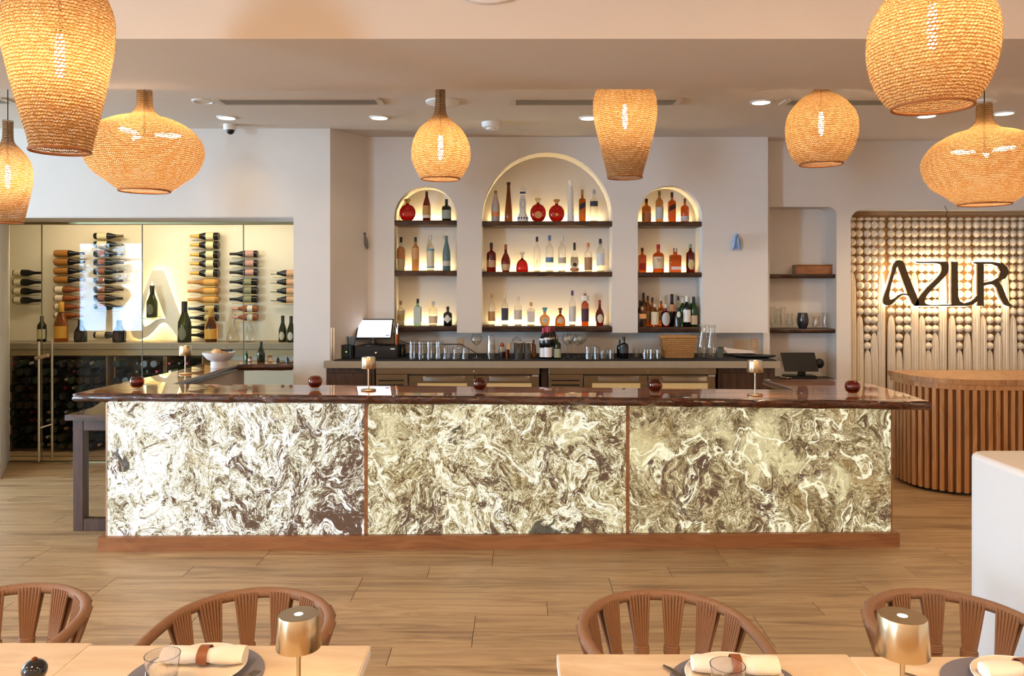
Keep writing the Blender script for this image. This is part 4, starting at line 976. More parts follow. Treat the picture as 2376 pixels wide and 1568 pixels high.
# glassware: one of each kind, copied
def tumbler(h, r0, r1, name, label, group, cat='glass', inv=False):
    t = thing(name, (0, 0, 0), label, cat, group)
    pr = [(1e-6, 0), (r0, 0), (r1, h), (r1*.93, h), (r0*.9, .012), (1e-6, .012)]
    if inv: pr = [(r, h-z) for r, z in pr]
    MB().lathe(pr, 20, close=False).build('glass', glassc, t, smooth=50); return t
def stem_glass(h, rb, name, label, group, red=False):
    t = thing(name, (0, 0, 0), label, 'wine glass', group)
    b = .50*h
    MB().lathe([(.003, b), (rb*.55, b+.1*h), (rb, b+.24*h), (rb*.97, b+.34*h), (rb*.72, h), (rb*.70, h), (rb*.93, b+.33*h), (rb*.95, b+.24*h), (rb*.5, b+.11*h), (1e-6, b+.02*h)], 24, close=False).build('bowl', glassc, t, smooth=True)
    MB().lathe([(rb*.8, 0), (rb*.8, .003), (.005, .012), (.0035, .03), (.0035, b)], 20).build('stem_and_foot', glassc, t, smooth=True); return t
Yg = 7.33
def place_row(proto, spots, label, group):
    proto['group'] = group; ym = min(Y for _, Y in spots)
    wd = ['first', 'second', 'third', 'fourth', 'fifth', 'sixth', 'seventh', 'eighth']
    for i, (px, Y) in enumerate(spots):
        loc = (XX(px, Y), Y, zt_); rw = [q for q in spots if (abs(q[1]-ym) < .03) == (abs(Y-ym) < .03)]; k = sorted(rw).index((px, Y))
        lb = '%s, %s from left, %s row' % (label, wd[k], 'front' if abs(Y-ym) < .03 else 'back')
        if i == 0: proto.location = loc; proto['label'] = lb
        else: dup(proto, loc, lb, group)
place_row(tumbler(.158, .028, .036, 'highball_glass', '', 'upside down highball glasses on the back counter', inv=True), [(957, 7.3), (977, 7.3), (997, 7.3), (1017, 7.3), (964, 7.42), (984, 7.42), (1004, 7.42), (1022, 7.42)], 'tall highball glass beside the cash drawer', 'upside down highball glasses on the back counter')
place_row(tumbler(.105, .034, .040, 'tumbler', '', 'short tumblers on the back counter', inv=True), [(1036, 7.3), (1058, 7.3), (1080, 7.3), (1046, 7.42), (1068, 7.42)], 'short tumbler beside the highball glasses', 'short tumblers beside the highball glasses')
g = stem_glass(.23, .052, 'wine_glass', 'large clear wine glass standing alone right of the short tumblers', 'wine glasses on the back counter'); g.location = (XX(1106, 7.32), 7.32, zt_)
for i, (px, Y, lb) in enumerate(((1317, 7.32, 'clear wine glass just right of the green bottle'), (1341, 7.30, 'clear wine glass in front of the glass pair by the stacked tumblers'), (1326, 7.46, 'clear wine glass behind the two front ones, right of the wine bottles'), (1349, 7.45, 'clear wine glass at the back beside the tumbler stack'))):
    dup(g, (XX(px, Y), Y, zt_), lb, 'wine glasses on the back counter')
t = thing('stacked_pint_glasses', (XX(1139.5, 7.32), 7.32, zt_), 'stack of clear pint glasses nested upside down', 'glass stack')
for k in range(3):
    MB().lathe([(.042, 0), (.032, .13), (1e-6, .13)], 20, close=False).build('pint_glass', glassc, t, smooth=50, loc=(0, 0, .042*k))
place_row(tumbler(.115, .032, .038, 'rocks_glass', '', 'rocks glasses right of the wine glasses', inv=True), [(1366, 7.3), (1384, 7.3), (1376, 7.42)], 'rocks glass by the wine glasses', 'rocks glasses right of the wine glasses')
place_row(tumbler(.085, .034, .038, 'low_tumbler', '', 'low tumblers', inv=True), [(1400, 7.34), (1419, 7.34), (1411, 7.46)], 'low tumbler by the black bottle', 'low tumblers left of the black bottle')
place_row(tumbler(.085, .034, .038, 'low_tumbler', '', 'low tumblers', inv=True), [(1498, 7.34), (1513, 7.34), (1528, 7.34), (1476, 7.5), (1505, 7.46)], 'low tumbler by the woven basket', 'low tumblers left of the basket')
# jars and shakers
t = thing('glass_jar', (XX(1165, 7.34), 7.36, zt_), 'small glass jar of red cherries with a metal clasp', 'jar')
MB().lathe([(.03, 0), (.034, .02), (.034, .08), (.026, .10), (.028, .115)], 20, close=False).build('glass', glassc, t, smooth=True)
MB().lathe([(.028, .005), (.03, .06), (1e-6, .06)], 16).build('contents', M('dark_cherries', '#2a0c0a', .3), t, smooth=True)
MB().ball(.02, (0, 0, .125), 12, 8).build('lid', M('red_lid', '#a84a2c', .4), t, smooth=True)
t = thing('copper_jigger', (XX(1177.5, 7.3), 7.3, zt_), 'slim dark copper jigger with a paper tag beside the steel tins', 'jigger')
MB().lathe([(.017, 0), (.019, .085), (1e-6, .085)], 18).build('cup', M('dark_copper', '#6b3420', .3, 1), t, smooth=True)
o = MB().bbox(-.014, .014, -.001, .001, 0, .055, .0008).build('paper_tag', M('tag_paper', '#d6a268', .7), t, loc=(.005, -.012, .088)); o.rotation_euler = (0, .15, 0)
t = thing('glass_teapot', (XX(1199, 7.45), 7.5, zt_), 'large lidded glass jar behind the steel tins', 'jar')
MB().lathe([(.055, 0), (.062, .05), (.062, .12), (.04, .155), (.035, .16)], 24, close=False).build('glass', glassc, t, smooth=True)
MB().lathe([(.05, .16), (.03, .18), (.008, .19), (.01, .2), (1e-6, .205)], 20).build('lid', glassc, t, smooth=True)
for px, lb in ((1203, 'polished steel shaker tin, the one beside the copper jigger'), (1225.5, 'polished steel shaker tin, the one beside the wine bottles')):
    t = thing('shaker_tin', (XX(px, 7.31), 7.31, zt_), lb, 'shaker tin', 'steel shaker tins')
    MB().lathe([(.038, 0), (.040, .005), (.044, .145), (.046, .148), (.044, .15), (.042, .145), (.036, .01), (1e-6, .01)], 28, close=False).build('cup', M('polished_steel', '#f6f1e8', .22, 1), t, smooth=True)
bk = dict(group='bottles on the back counter', zbase=zt_)
bottle(1238, 788, 831, 12, 'tall', 'amber', '#5a2a1c', '#c98a54', 7.5, 'small amber bitters bottle between steel tin and wine bottles', **bk)
for px, yt, gl, cp, lab, Y, lb in ((1261, 760, 'black', '#a8253a', '#e8e0da', 7.31, 'dark wine bottle with red foil, front left of the cluster'), (1271.5, 757, 'black', '#a8253a', '#ece5df', 7.29, 'dark wine bottle with red foil, front one with full white label'), (1266, 758, 'black', '#b02c44', None, 7.42, 'dark wine bottle with red foil, behind the front pair'), (1277.5, 757, 'dark', '#6a2430', '#c9c9cc', 7.40, 'dark wine bottle with dull red foil in the cluster'), (1284.5, 755, 'dark', '#7a1f2c', None, 7.45, 'dark bottle with pink red round stopper at the right of the cluster')):
    bottle(px, yt, 831, 18.5, 'wine', gl, cp, lab, Y, lb, lr=(.06, .36), extra=(band('#d9cfc6', .60, .66) if lab else None), **bk)
bottle(1293, 778, 831, 17, 'flask', 'olive', '#7d745c', '#a9ab92', 7.31, 'squat olive green bottle with portrait label right of the wine bottles', lr=(.06, .44), **bk)
bottle(1447.5, 781, 830.5, 21, 'flask', 'black', '#17181a', '#343638', 7.33, 'squat black bottle with black cap right of the low tumblers', lr=(.26, .56), **bk)
bottle(1438, 788, 830, 14, 'flask', 'black', '#141414', None, 7.46, 'black bottle standing behind the squat black one', **bk)
# basket
Yb_ = 7.36; xa, xb = XX(1538, Yb_), XX(1617, Yb_); hb = ZZ(781, Yb_)-zt_; w_ = (xb-xa)/2
t = thing('woven_basket', ((xa+xb)/2, Yb_+.09, zt_), 'rectangular woven seagrass basket between tumblers and carafes', 'basket')
wick = M('seagrass', '#b5854f', .8, var=.3, vscale=40, bump=.4, bscale=150)
m_ = MB(); rows_ = 11
def rect(wx, dy, z, k, ph):
    pts = []; per = [(-wx, -dy), (wx, -dy), (wx, dy), (-wx, dy)]; c = 0
    for i in range(4):
        a, b = Vector(per[i]), Vector(per[(i+1) % 4]); nn = Vector(((b-a).y, -(b-a).x)).normalized(); q = 10 if i % 2 == 0 else 7
        for j in range(q): pts.append(tuple(a+(b-a)*j/q+nn*(.004 if (c+ph) % 2 else -.004))+(z,)); c += 1
    return pts
for i in range(rows_): f_ = .82+.18*i/(rows_-1); m_.tube(rect(w_*f_, .085*f_, .008+(hb-.016)*i/(rows_-1), 0, i), .0088, 6, closed=True)
m_.build('woven_walls', wick, t, smooth=True)
MB().box(-w_*.8, w_*.8, -.07, .07, .002, .008).build('bottom', wick, t)
MB().tube(rect(w_*1.02, .088, hb-.004, 0, 0), .010, 8, closed=True).build('rim', wick, t, smooth=True)
for s_ in (-1, 1): MB().ball(.012, (s_*w_*.8, -.085, hb*.78), 10, 6, (1, .5, .7)).build('handle_hole', black, t)
for px, Y, lb in ((1631, 7.36, 'ribbed clear glass carafe right beside the woven basket'), (1652, 7.30, 'ribbed clear glass carafe, the one farther from the basket')):
    t = thing('glass_carafe', (XX(px, Y), Y, zt_), lb, 'carafe', 'ribbed glass carafes'); H = ZZ(752.5, Y)-zt_
    pr = [(.036, 0), (.044, .02), (.054, .25*H), (.054, .4*H), (.040, .62*H), (.026, .76*H), (.030, .84*H), (.034, .9*H), (.030, .93*H), (.036, .97*H), (.034, H), (.028, .93*H), (.024, .8*H), (.050, .4*H), (.050, .25*H), (.036, .012), (1e-6, .012)]
    MB().lathe(pr, 28, close=False).build('glass', glassc, t, smooth=True)
    rb = MB()
    for k in range(14): a = 2*PI*k/14; rb.tube([((r+.0012)*math.cos(a), (r+.0012)*math.sin(a), z) for r, z in pr[1:6]], .0016, 5)
    rb.build('ribs', glassc, t, smooth=True)
t = thing('dark_cup', (XX(1672, 7.4), 7.42, zt_), 'dark grey green ceramic cup stack behind the carafes', 'cup')
MB().lathe([(.028, 0), (.03, .05), (.034, .052), (.034, .075), (.03, .078), (.036, .1), (.034, .1), (1e-6, .06)], 20).build('cup', M('grey_green', '#5c6459', .5), t, smooth=True)
o = MB().lathe([(.12, 0), (.19, .012), (.195, .022), (.18, .02), (1e-6, .012)], 36, sy=.6).build('serving_plate', black, None, smooth=True, loc=(XX(1755, 7.38), 7.42, zt_)); tag(o, 'black oval serving plate at the right end of the back counter', 'plate')
m_ = MB(); m_.add([(-.13, -.05, .0), (.12, -.06, .0), (.14, .05, .012), (-.1, .06, .04), (-.16, .02, .055)], [(0, 1, 2), (0, 2, 3), (0, 3, 4)])
o = m_.build('paper_sheet', M('blueish_paper', '#e4dfe6', .7), None, loc=(XX(1722, 7.5), 7.58, zt_+.03)); sm_ = o.modifiers.new('s', 'SOLIDIFY'); sm_.thickness = .002; tag(o, 'folded white paper lying behind the black serving plate', 'paper')
def plate_sw(xa, xb, ya, yb, Y, gangs, label, cat):
    a, b = P(xa, yb, Y), P(xb, ya, Y); t = thing('switch_plate' if gangs else 'wall_socket', ((a.x+b.x)/2, Y, (a.z+b.z)/2), label, cat); w_, h = (b.x-a.x)/2, (b.z-a.z)/2
    m = M('switch_beige', '#d8bd9c', .5); MB().bbox(-w_, w_, -.006, 0, -h, h, .002).build('plate', m, t)
    for k in range(gangs): c = -w_+(k+.5)*2*w_/gangs; MB().bbox(c-w_/gangs*.6, c+w_/gangs*.6, -.010, -.006, -h*.66, h*.66, .001).build('rocker', m, t)
plate_sw(1701, 1736, 788, 811, YB, 3, 'beige triple switch plate on the wall behind the carafes', 'switch')
plate_sw(1740, 1757, 785, 811, YB, 1, 'beige single switch plate beside the triple one', 'switch')
plate_sw(1060, 1076, 784, 804, YB, 1, 'beige socket plate on the wall behind the short tumblers', 'socket')
o = MB().tube([(XX(926, 7.85), 7.86, ZZ(790, 7.85)), (XX(950, 7.85), 7.88, ZZ(799, 7.85)), (XX(1030, 7.85), 7.89, ZZ(799, 7.85)), (XX(1068, 7.85), 7.89, ZZ(799, 7.85)), (XX(1110, 7.85), 7.85, ZZ(822, 7.85))], .004, 6).build('power_cord', black, None, smooth=True); tag(o, 'thin black power cord sagging behind the glassware', 'cord')

# ---------------------------------------------------------------- alcove shelves at the right
def alc(yt, yb, label, x1=1939): return plank_shelf(1770, x1, yt, yb, YR+.03, YR+.26, label, strip=False)[1]
z1_ = alc(636, 645.5, 'dark wood shelf in the alcove, carrying the wooden box'); z2_ = alc(763, 773, 'dark wood shelf in the alcove, carrying the dark cup'); 
z3_ = alc(879, 884, 'lowest dark shelf in the alcove, under the black terminal')
Ya = 7.95
t = thing('wooden_box', (XX(1893, Ya), Ya, z1_), 'shiny brown wooden box on the upper alcove shelf', 'box')
bw = wood('box_wood', [(.3, '#5d2f12'), (.55, '#9a5a24'), (.75, '#b87432')], (3, 20, 20), .25, coat=.6)
w_ = (1939-1850)*Ya/F/2; MB().bbox(-w_, w_, -.0, .13, 0, .085, .003).build('body', bw, t); MB().bbox(-w_, w_, -.003, .133, .086, .098, .003).build('lid', bw, t)
t = thing('dark_cup', (XX(1862.5, Ya), Ya, z2_), 'dark blue grey stemless cup on the lower alcove shelf', 'cup')
MB().lathe([(.036, 0), (.055, .05), (.058, .09), (.046, .158), (.043, .158), (.05, .09), (1e-6, .02)], 28).build('cup', M('dark_blue_ceramic', '#23262e', .18, coat=.5), t, smooth=True)
for i, (px, h, r, Y, lb) in enumerate(((1792, .22, .03, 7.95, 'slim clear vase at the left end of the lower alcove shelf'), (1806, .20, .03, 8.02, 'clear vase behind the slim ones on the lower alcove shelf'), (1817, .22, .028, 7.94, 'slim clear vase next to the dark cup, middle of three'), (1832, .15, .034, 7.96, 'short clear vase left of the dark cup'), (1893, .12, .04, 7.96, 'low clear glass right of the dark cup'), (1914, .16, .03, 7.97, 'clear glass at the right end of the lower alcove shelf'))):
    t = thing('clear_vase', (XX(px, Y), Y, z2_), lb, 'vase', 'clear glassware in the alcove')
    MB().lathe([(1e-6, 0), (r*.9, 0), (r, h*.3), (r*.75, h*.75), (r*.95, h), (r*.88, h), (r*.68, h*.75), (r*.9, h*.3), (1e-6, .01)], 20, close=False).build('glass', glassc, t, smooth=True)
t = thing('card_terminal', (XX(1862, 7.9), 7.9, z3_), 'black tablet terminal on a stand on the lowest alcove shelf', 'terminal')
m_ = MB(); a, b, c, d = P(1812, 818, 7.9), P(1890, 818, 7.9), P(1900, 862, 7.84), P(1822, 862, 7.84); o0 = Vector((XX(1862, 7.9), 7.9, z3_))
q = [v-o0 for v in (a, b, c, d)]; m_.add(q+[v+Vector((0, .018, 0)) for v in q], [(0, 1, 2, 3), (7, 6, 5, 4), (0, 4, 5, 1), (1, 5, 6, 2), (2, 6, 7, 3), (3, 7, 4, 0)]); m_.build('screen', black, t)
MB().bbox(-.16, .14, -.02, .14, 0, .03).build('stand_base', black, t); MB().bbox(-.03, .04, .02, .06, .03, .16).build('neck', black, t)
MB().ball(.05, (.18, .03, .15), 12, 8, (1, .7, 1)).build('card_reader', black, t, smooth=True)
o = MB().lathe([(.06, 0), (.07, .012), (.06, .02), (1e-6, .016)], 20, sy=.7).build('metal_dish', steel, None, smooth=True, loc=(XX(1828, 7.86), 7.9, z3_)); tag(o, 'small shiny metal dish in front of the black terminal', 'dish')
o = MB().bbox(XX(1815, 7.8), XX(1905, 7.8), 7.40, 7.84, 0, z3_-.04, .004).build('low_cabinet', darkw); tag(o, 'dark low cabinet below the alcove at the right end of the bar', 'cabinet')
# ---------------------------------------------------------------- wool hanging with sign
YW = 8.0
wool = M('cream_wool', '#e6d8c2', .9, bump=.5, bscale=180, var=.06, vscale=9)
cx6 = lambda u: 1760+u/3.409
cy6 = lambda v: 460+v/3.409
cols = [740, 800, 862, 915, 970, 1050, 1110, 1175, 1232, 1290, 1343, 1397, 1455, 1530, 1588, 1652, 1720, 1773, 1828, 1893, 1950, 2010, 2070, 2130, 2190]
cnts = [6, 11, 15, 13, 6, 11, 15, 13, 6, 11, 15, 13, 6, 11, 15, 13, 6, 11, 15, 13, 6, 11, 15, 13, 6]
t = thing('wool_hanging', (XX(2180, YW), YW, 0), 'cream hanging of wool balls and long tassels behind the letters', 'wall hanging')
ox = XX(2180, YW); pit = 68.2/3.409*YW/F; rb = 29.5/3.409*YW/F
bm_ = MB().ball(rb, (0, 0, 0), 14, 9).mesh('ball', smooth=True); bm_.materials.append(wool)
z0_ = ZZ(cy6(212), YW); zbot = .03
def tassel(h):
    m_ = MB(); seg = 22; pr = [(.008, 0), (.024, -.04), (.031, -.12), (.034, -.3), (.036, -h*.8), (.038, -h)]; vs = []; fs = []
    for r, z in pr:
        for j in range(seg): a = 2*PI*j/seg; q = r*(1+.13*math.cos(a*11)); vs.append((q*math.cos(a), q*math.sin(a), z))
    for i in range(len(pr)-1):
        for j in range(seg): k = (j+1) % seg; fs.append((i*seg+j, i*seg+k, (i+1)*seg+k, (i+1)*seg+j))
    m_.add(vs, fs+[tuple((len(pr)-1)*seg+j for j in range(seg))]); return m_.mesh('tassel', smooth=True)
tm = {}
nb = 0
for u, c in zip(cols, cnts):
    x = XX(cx6(u), YW)-ox
    for k in range(c):
        if nb < 299:
            o = put('wool_ball', bm_, None, t, loc=(x+R.gauss(0, .002), R.gauss(0, .002)-.0, z0_-k*pit)); s_ = 1+R.gauss(0, .03); o.scale = (s_, 1, s_); o.rotation_euler = (0, 0, R.random()*6); nb += 1
    zt2 = z0_-(c-1)*pit-rb*1.02; h = zt2-zbot
    if c not in tm: tm[c] = tassel(h); tm[c].materials.append(wool)
    o = put('tassel', tm[c], None, t, loc=(x, 0, zt2)); o.rotation_euler = (0, 0, R.random())
o = MB()
for u, c in zip(cols, cnts): x = XX(cx6(u), YW)-ox; o.tube([(x, 0, z0_+.09), (x, 0, z0_-c*pit)], .004, 5)
o.build('strings', wool, t)
m_ = MB()
for u in cols: m_.ball(rb*.8, (XX(cx6(u+4), YW)-ox, 0, z0_+pit*.72), 10, 6, (1.25, 1, .6))
o = m_.build('top_knots', wool, t, smooth=True); o['kind'] = 'stuff'
MB().tube([(XX(1978, YW)-ox, 0, z0_+.085), (XX(2450, YW)-ox, 0, z0_+.085)], .012, 10).build('hanging_rod', M('branch_wood', '#8a5f3a', .7), t)
struct('wall_alcove_warm_panel', MB().box(XX(1974, YR)-.1, 6.3, YR+.235, YR+.262, 0, 2.7), M('warm_light_tan', '#cfa878', .8))  # added panel; the warm light on this back wall is put into its tan
struct('trim_3', MB().box(XX(1974, YR), 6.3, YR+.16, YR+.26, 0, .04), black)
o = MB().tube([P(2192, 478, 7.8), P(2198, 490, 7.85), P(2195, 500, 7.9), P(2200, 508, 7.98)], .003, 5).build('sign_cable', cordm); tag(o, 'thin dark wire hanging down to the wool hanging above the sign', 'cable')
# letters
A_ = [(1085, 500), (1143, 500), (1180, 590), (1225, 705), (1264, 800), (1266, 848), (1228, 842), (1203, 800), (1180, 768), (1135, 770), (1097, 795), (1062, 832), (1028, 848), (1000, 840), (987, 815), (994, 770), (1022, 690), (1052, 590)]
Ah = [(1095, 548), (1060, 650), (1038, 740), (1036, 788), (1052, 800), (1080, 788), (1110, 765), (1150, 751), (1176, 750), (1142, 650), (1104, 548)]
Z_ = [(1250, 500), (1300, 500), (1470, 500), (1500, 513), (1508, 550), (1490, 600), (1440, 655), (1380, 715), (1332, 770), (1315, 812), (1330, 834), (1380, 842), (1528, 840), (1528, 852), (1270, 852), (1240, 843), (1258, 800), (1325, 715), (1400, 640), (1440, 590), (1448, 548), (1435, 522), (1395, 514), (1300, 513), (1262, 512)]
U_ = [(1525, 500), (1577, 500), (1578, 640), (1580, 775), (1595, 815), (1632, 830), (1680, 815), (1712, 790), (1732, 765), (1732, 812), (1700, 840), (1650, 852), (1590, 852), (1527, 852)]
R1 = [(1705, 502), (1860, 502), (1930, 513), (1970, 545), (1980, 590), (1955, 632), (1902, 655), (1930, 700), (1957, 770), (1985, 828), (2014, 852), (1985, 857), (1945, 842), (1912, 790), (1884, 710), (1860, 682), (1820, 684), (1783, 692), (1783, 852), (1731, 852), (1731, 522), (1712, 516)]
Rh = [(1783, 520), (1850, 520), (1895, 540), (1914, 580), (1900, 625), (1850, 653), (1783, 666)]
YS = 7.86
t = thing('wall_sign', (XX(2200, YS), YS, ZZ(660, YS)), 'dark letters AZUR with glowing edges in front of the wool hanging', 'sign')
o0 = Vector((XX(2200, YS), YS, ZZ(660, YS)))
letm = M('bronze_letter', '#4f3c22', .45, .3, var=.2, vscale=30)
halo = M('sign_halo', '#ffffff', .5, emit=26, ecol=(1, .72, .40))
def corner_smooth(pts, sharp, k=4):
    return smooth_loop(pts, k) if not sharp else pts
for nm, ol, hl in (('A', A_, [Ah]), ('Z', Z_, []), ('U', U_, []), ('R', R1, [Rh])):
    fn = lambda u, v, d: P(cx6(u), cy6(v), YS)+Vector((0, d, 0))-o0
    me = poly_mesh(smooth_loop(ol, 4) if nm in 'AZ' else ol, [smooth_loop(h, 4) if nm == 'A' else h for h in hl], fn, 0, .03)
    o = put('letter', me, letm, t, label='dark letter '+nm)
    hm_ = MB()
    for lp in [ol]+hl:
        c = [sum(p[i] for p in lp)/len(lp) for i in (0, 1)]
        hm_.tube([P(cx6(u), cy6(v), YS)+Vector((0, .036, 0))-o0 for u, v in lp], .0055, 5, closed=True)
    hm_.build('halo_light', halo, o)
for u, v in ((1130, 520), (1400, 506), (1550, 520), (1755, 520)):
    MB().tube([P(cx6(u), cy6(v), YS)+Vector((0, .03, 0))-o0, P(cx6(u), cy6(v), YS)+Vector((0, .12, 0))-o0], .004, 6).build('standoff', steel, t)

# ---------------------------------------------------------------- host stand
zs = .985
pl = [(3.50, 7.25), (3.50, 7.02), (3.515, 6.92), (3.56, 6.82), (3.63, 6.735), (3.72, 6.67), (3.82, 6.63), (3.93, 6.61), (4.06, 6.6), (4.7, 6.6), (5.3, 6.6)]
t = thing('host_stand', (4.2, 7.0, 0), 'rounded host stand clad in vertical wooden slats at the right', 'host stand')
q = [(x-4.2, y-7.0) for x, y in pl]
def offs(pts, d):
    out = []
    for i in range(len(pts)):
        a, b = Vector(pts[max(0, i-1)]), Vector(pts[min(len(pts)-1, i+1)]); tn = (b-a).normalized(); nn = Vector((tn.y, -tn.x)); nn = nn if nn.dot(-Vector(pts[i])) < 0 else -nn
        out.append(Vector(pts[i])+nn*d)
    return out
inr = [tuple(v) for v in offs(q, -.03)]
MB().prism(inr+[(1.1, .3), (-.66, .3)], .03, zs-.09).build('core', wood('host_core', [(.3, '#6e4322'), (.6, '#8a5a30')], (10, 10, 2), .6), t)
MB().prism([tuple(v) for v in offs(q, -.05)]+[(1.1, .28), (-.64, .28)], 0, .03).build('kick_base', black, t)
MB().prism([tuple(v) for v in offs(q, .015)]+[(1.12, .32), (-.72, .32)], zs-.045, zs).build('top', slatw, t)
MB().prism([tuple(v) for v in offs(q, .002)]+[(1.1, .31), (-.70, .31)], zs-.09, zs-.046).build('upper_band', slatw, t)
L_ = [0]
for a, b in zip(q, q[1:]): L_.append(L_[-1]+math.dist(a, b))
def at(s_):
    for i in range(len(q)-1):
        if L_[i] <= s_ <= L_[i+1]+1e-9:
            f = (s_-L_[i])/(L_[i+1]-L_[i]); a, b = Vector(q[i]), Vector(q[i+1]); return a+(b-a)*f, (b-a).normalized()
sp_ = .062; slm = MB().prism([(-.019, .012), (-.017, -.017), (-.012, -.02), (.012, -.02), (.017, -.017), (.019, .012)], .028, zs-.091).mesh('slat'); slm.materials.append(slatw)
s_ = .03
while s_ < L_[-1]-.02:
    p_, tn = at(s_); nn = Vector((tn.y, -tn.x)); 
    if nn.dot(Vector(p_)) < 0: nn = -nn
    o = put('slat', slm, None, t, loc=(p_.x-nn.x*.015, p_.y-nn.y*.015, 0)); o.rotation_euler = (0, 0, math.atan2(nn.y, nn.x)+PI/2); s_ += sp_

# ---------------------------------------------------------------- glass wine cellar
gx = [XX(px, YG) for px in (20, 97, 330, 565, 690)]
zg1 = ZZ(521, YG); zgf = ZZ(503, YG)
metalf = M('champagne_metal', '#8f8560', .3, .8)
o = bpy.data.objects.new('window_3', None); C.objects.link(o); o['kind'] = 'structure'; o.location = (0, YG, 0); gw = o
MB().bbox(gx[0], gx[4], -.03, .04, zg1, zg1+.13).build('head_frame', metalf, gw)
for i, (a, b) in enumerate(zip(gx, gx[1:])):
    MB().box(a+.003, b-.003, -.005, .005, .012, zg1).build('glass_pane', glassp, gw)
    if i: MB().box(a-.003, a+.003, -.006, .006, .01, zg1).build('pane_joint', M('joint', '#6b6a55', .4), gw)
MB().box(gx[0], gx[4], -.02, .02, 0, .012).build('sill', metalf, gw)
t = thing('door_handle', (XX(106, YG), YG-.06, 0), 'tall brushed steel pull handles of the glass cellar door', 'door handle')
s_ = (YG)/F
MB().tube([(-7*s_, 0, .02), (-7*s_, 0, ZZ(791, YG))], .013, 12).build('pull_bar', steel, t, smooth=True)
MB().tube([(7*s_, .12, .03), (7*s_, .12, ZZ(791, YG))], .013, 12).build('pull_bar', steel, t, smooth=True)
MB().tube([(-15*s_, 0, ZZ(830, YG)), (14*s_, 0, ZZ(823, YG))], .02, 12).build('latch_bar', M('knobbly_brass', '#bda98a', .35, .8, bump=.8, bscale=120), t, smooth=True)
MB().tube([(-7*s_, .0, .35), (7*s_, .12, .37)], .01, 8).build('standoff', steel, t)
# inner shell
YC = 8.8; cw = M('cellar_wall', '#efe6d2', .7, var=.03, vscale=2)
struct('wall_cellar_back', MB().box(-5.95, -1.98, YC, YC+.1, 0, 2.75), cw)
struct('wall_cellar_left', MB().box(-6.0, -5.9, YG+.1, YC, 0, 2.75), cw)
struct('ceiling', MB().box(-6.0, -2.0, YG+.1, YC+.1, 2.62, 2.75), cw)
for x in (-4.6, -3.7, -2.8): lamp('cellar_light', 'AREA', (x, 8.08, 2.6), 5.0, (1, .84, .60), (.35, 0, 0), shape='RECTANGLE', size=.8, size_y=.12)
# ledge
yl0 = 8.45; zl = 1.154
t = thing('cellar_ledge', (-3.95, yl0, 0), 'pale rough edged stone ledge running through the wine cellar', 'ledge')
MB().bbox(-1.93, 1.94, 0, YC-yl0-.001, zl-.075, zl, .008).build('top', M('ledge_stone', '#9c8f7a', .6, var=.15, vscale=10, bump=.6, bscale=20), t)
MB().box(-1.93, 1.94, .02, YC-yl0-.002, zl-.14, zl-.076).build('apron', M('apron', '#b7a684', .7), t)
# racks: steel frames with the bottles lying in them, foil ends out
capd = [M('foil_%d' % i, c, .3, .5) for i, c in enumerate(('#1a1712', '#b9a078', '#20231c', '#7a1c26', '#c9c3b2', '#3a2f22'))]
bprof = [(.036, .28), (.0375, .26), (.0375, .10), (.030, .07), (.015, .04), (.0145, 0), (1e-6, 0)]
bodyme = {}
for k, c in enumerate(('#232a1c', '#2e241a', '#1a1c20')):
    m_ = MB().lathe([(1e-6, .28)]+bprof, 14); m_.v = [(x, z, y) for x, y, z in m_.v]; me = m_.mesh('body', smooth=True); me.materials.append(M('rackglass_%d' % k, c, .08, coat=.6)); bodyme[k] = me
foilme = []
for m0 in capd:
    m_ = MB().lathe([(.0158, .055), (.0158, -.002), (.013, -.006), (1e-6, -.006)], 12); m_.v = [(x, z, y) for x, y, z in m_.v]; me = m_.mesh('foil', smooth=True); me.materials.append(m0); foilme.append(me)
postm = M('rack_metal', '#4b463a', .4, .8)
Yk = 8.40
racks = [(20, 238, 10), (262, 372, 10), (382, 462, 10)]
for ri, (xa, xb, nr) in enumerate(racks):
    a, b = XX(xa, Yk), XX(xb, Yk)
    t = thing('wine_rack', ((a+b)/2, 8.56, 0), ['dark steel wine rack left of the bar, full of lying bottles', 'dark steel wine rack behind the bar return, full of lying bottles', 'dark steel wine rack behind the footed bowl'][ri], 'wine rack', 'wine racks in the cellar'); h = (b-a)/2
    k = int(round((b-a)/.095))
    MB().box(-h-.02, h+.02, .2, .205, .0, zl-.14).build('back_panel', M('rack_back', '#6b5c44', .8), t)
    for s_ in (-1, 1): MB().box(s_*h-.006+(s_*.012), s_*h+.006+(s_*.012), -.1, .18, 0, zl-.15).build('upright', M('rack_wood', '#8a7152', .6), t)
    w_ = (b-a)/k; nrows = 11
    for r in range(nrows):
        z = .065+r*.087
        cr_ = []
        for i in range(k*6+1): xx = -h+(b-a)*i/(k*6); cr_.append((xx, -.06, z-.040-.006*math.cos(2*PI*(i/6))))
        MB().tube(cr_, .0022, 5).build('wire_row', postm, t)
        vis_top = (HY+(E-z)*F/Yk)
        for c_ in range(k):
            if R.random() < .04: continue
            x = a+w_*(c_+.5)+R.gauss(0, .003)
            if ri > 0 and z < .68: continue
            bt = thing('wine_bottle', (x, Yk+.02+R.gauss(0, .008), z), 'dark wine bottle lying in the steel racks, foil end forward', 'bottle', 'wine bottles lying in the cellar racks')
            bo = put('glass_body', bodyme[R.randrange(3)], None, bt); fo = put('foil_cap', foilme[R.choice((0, 0, 1, 2, 2, 3, 4, 5))], None, bt)
            if R.random() < .5:      # lies the other way round, base towards the room
                for q_ in (bo, fo): q_.rotation_euler = (0, 0, PI); q_.location = (0, .22, 0)
                bt['label'] = 'dark wine bottle lying in the steel racks, round base forward'
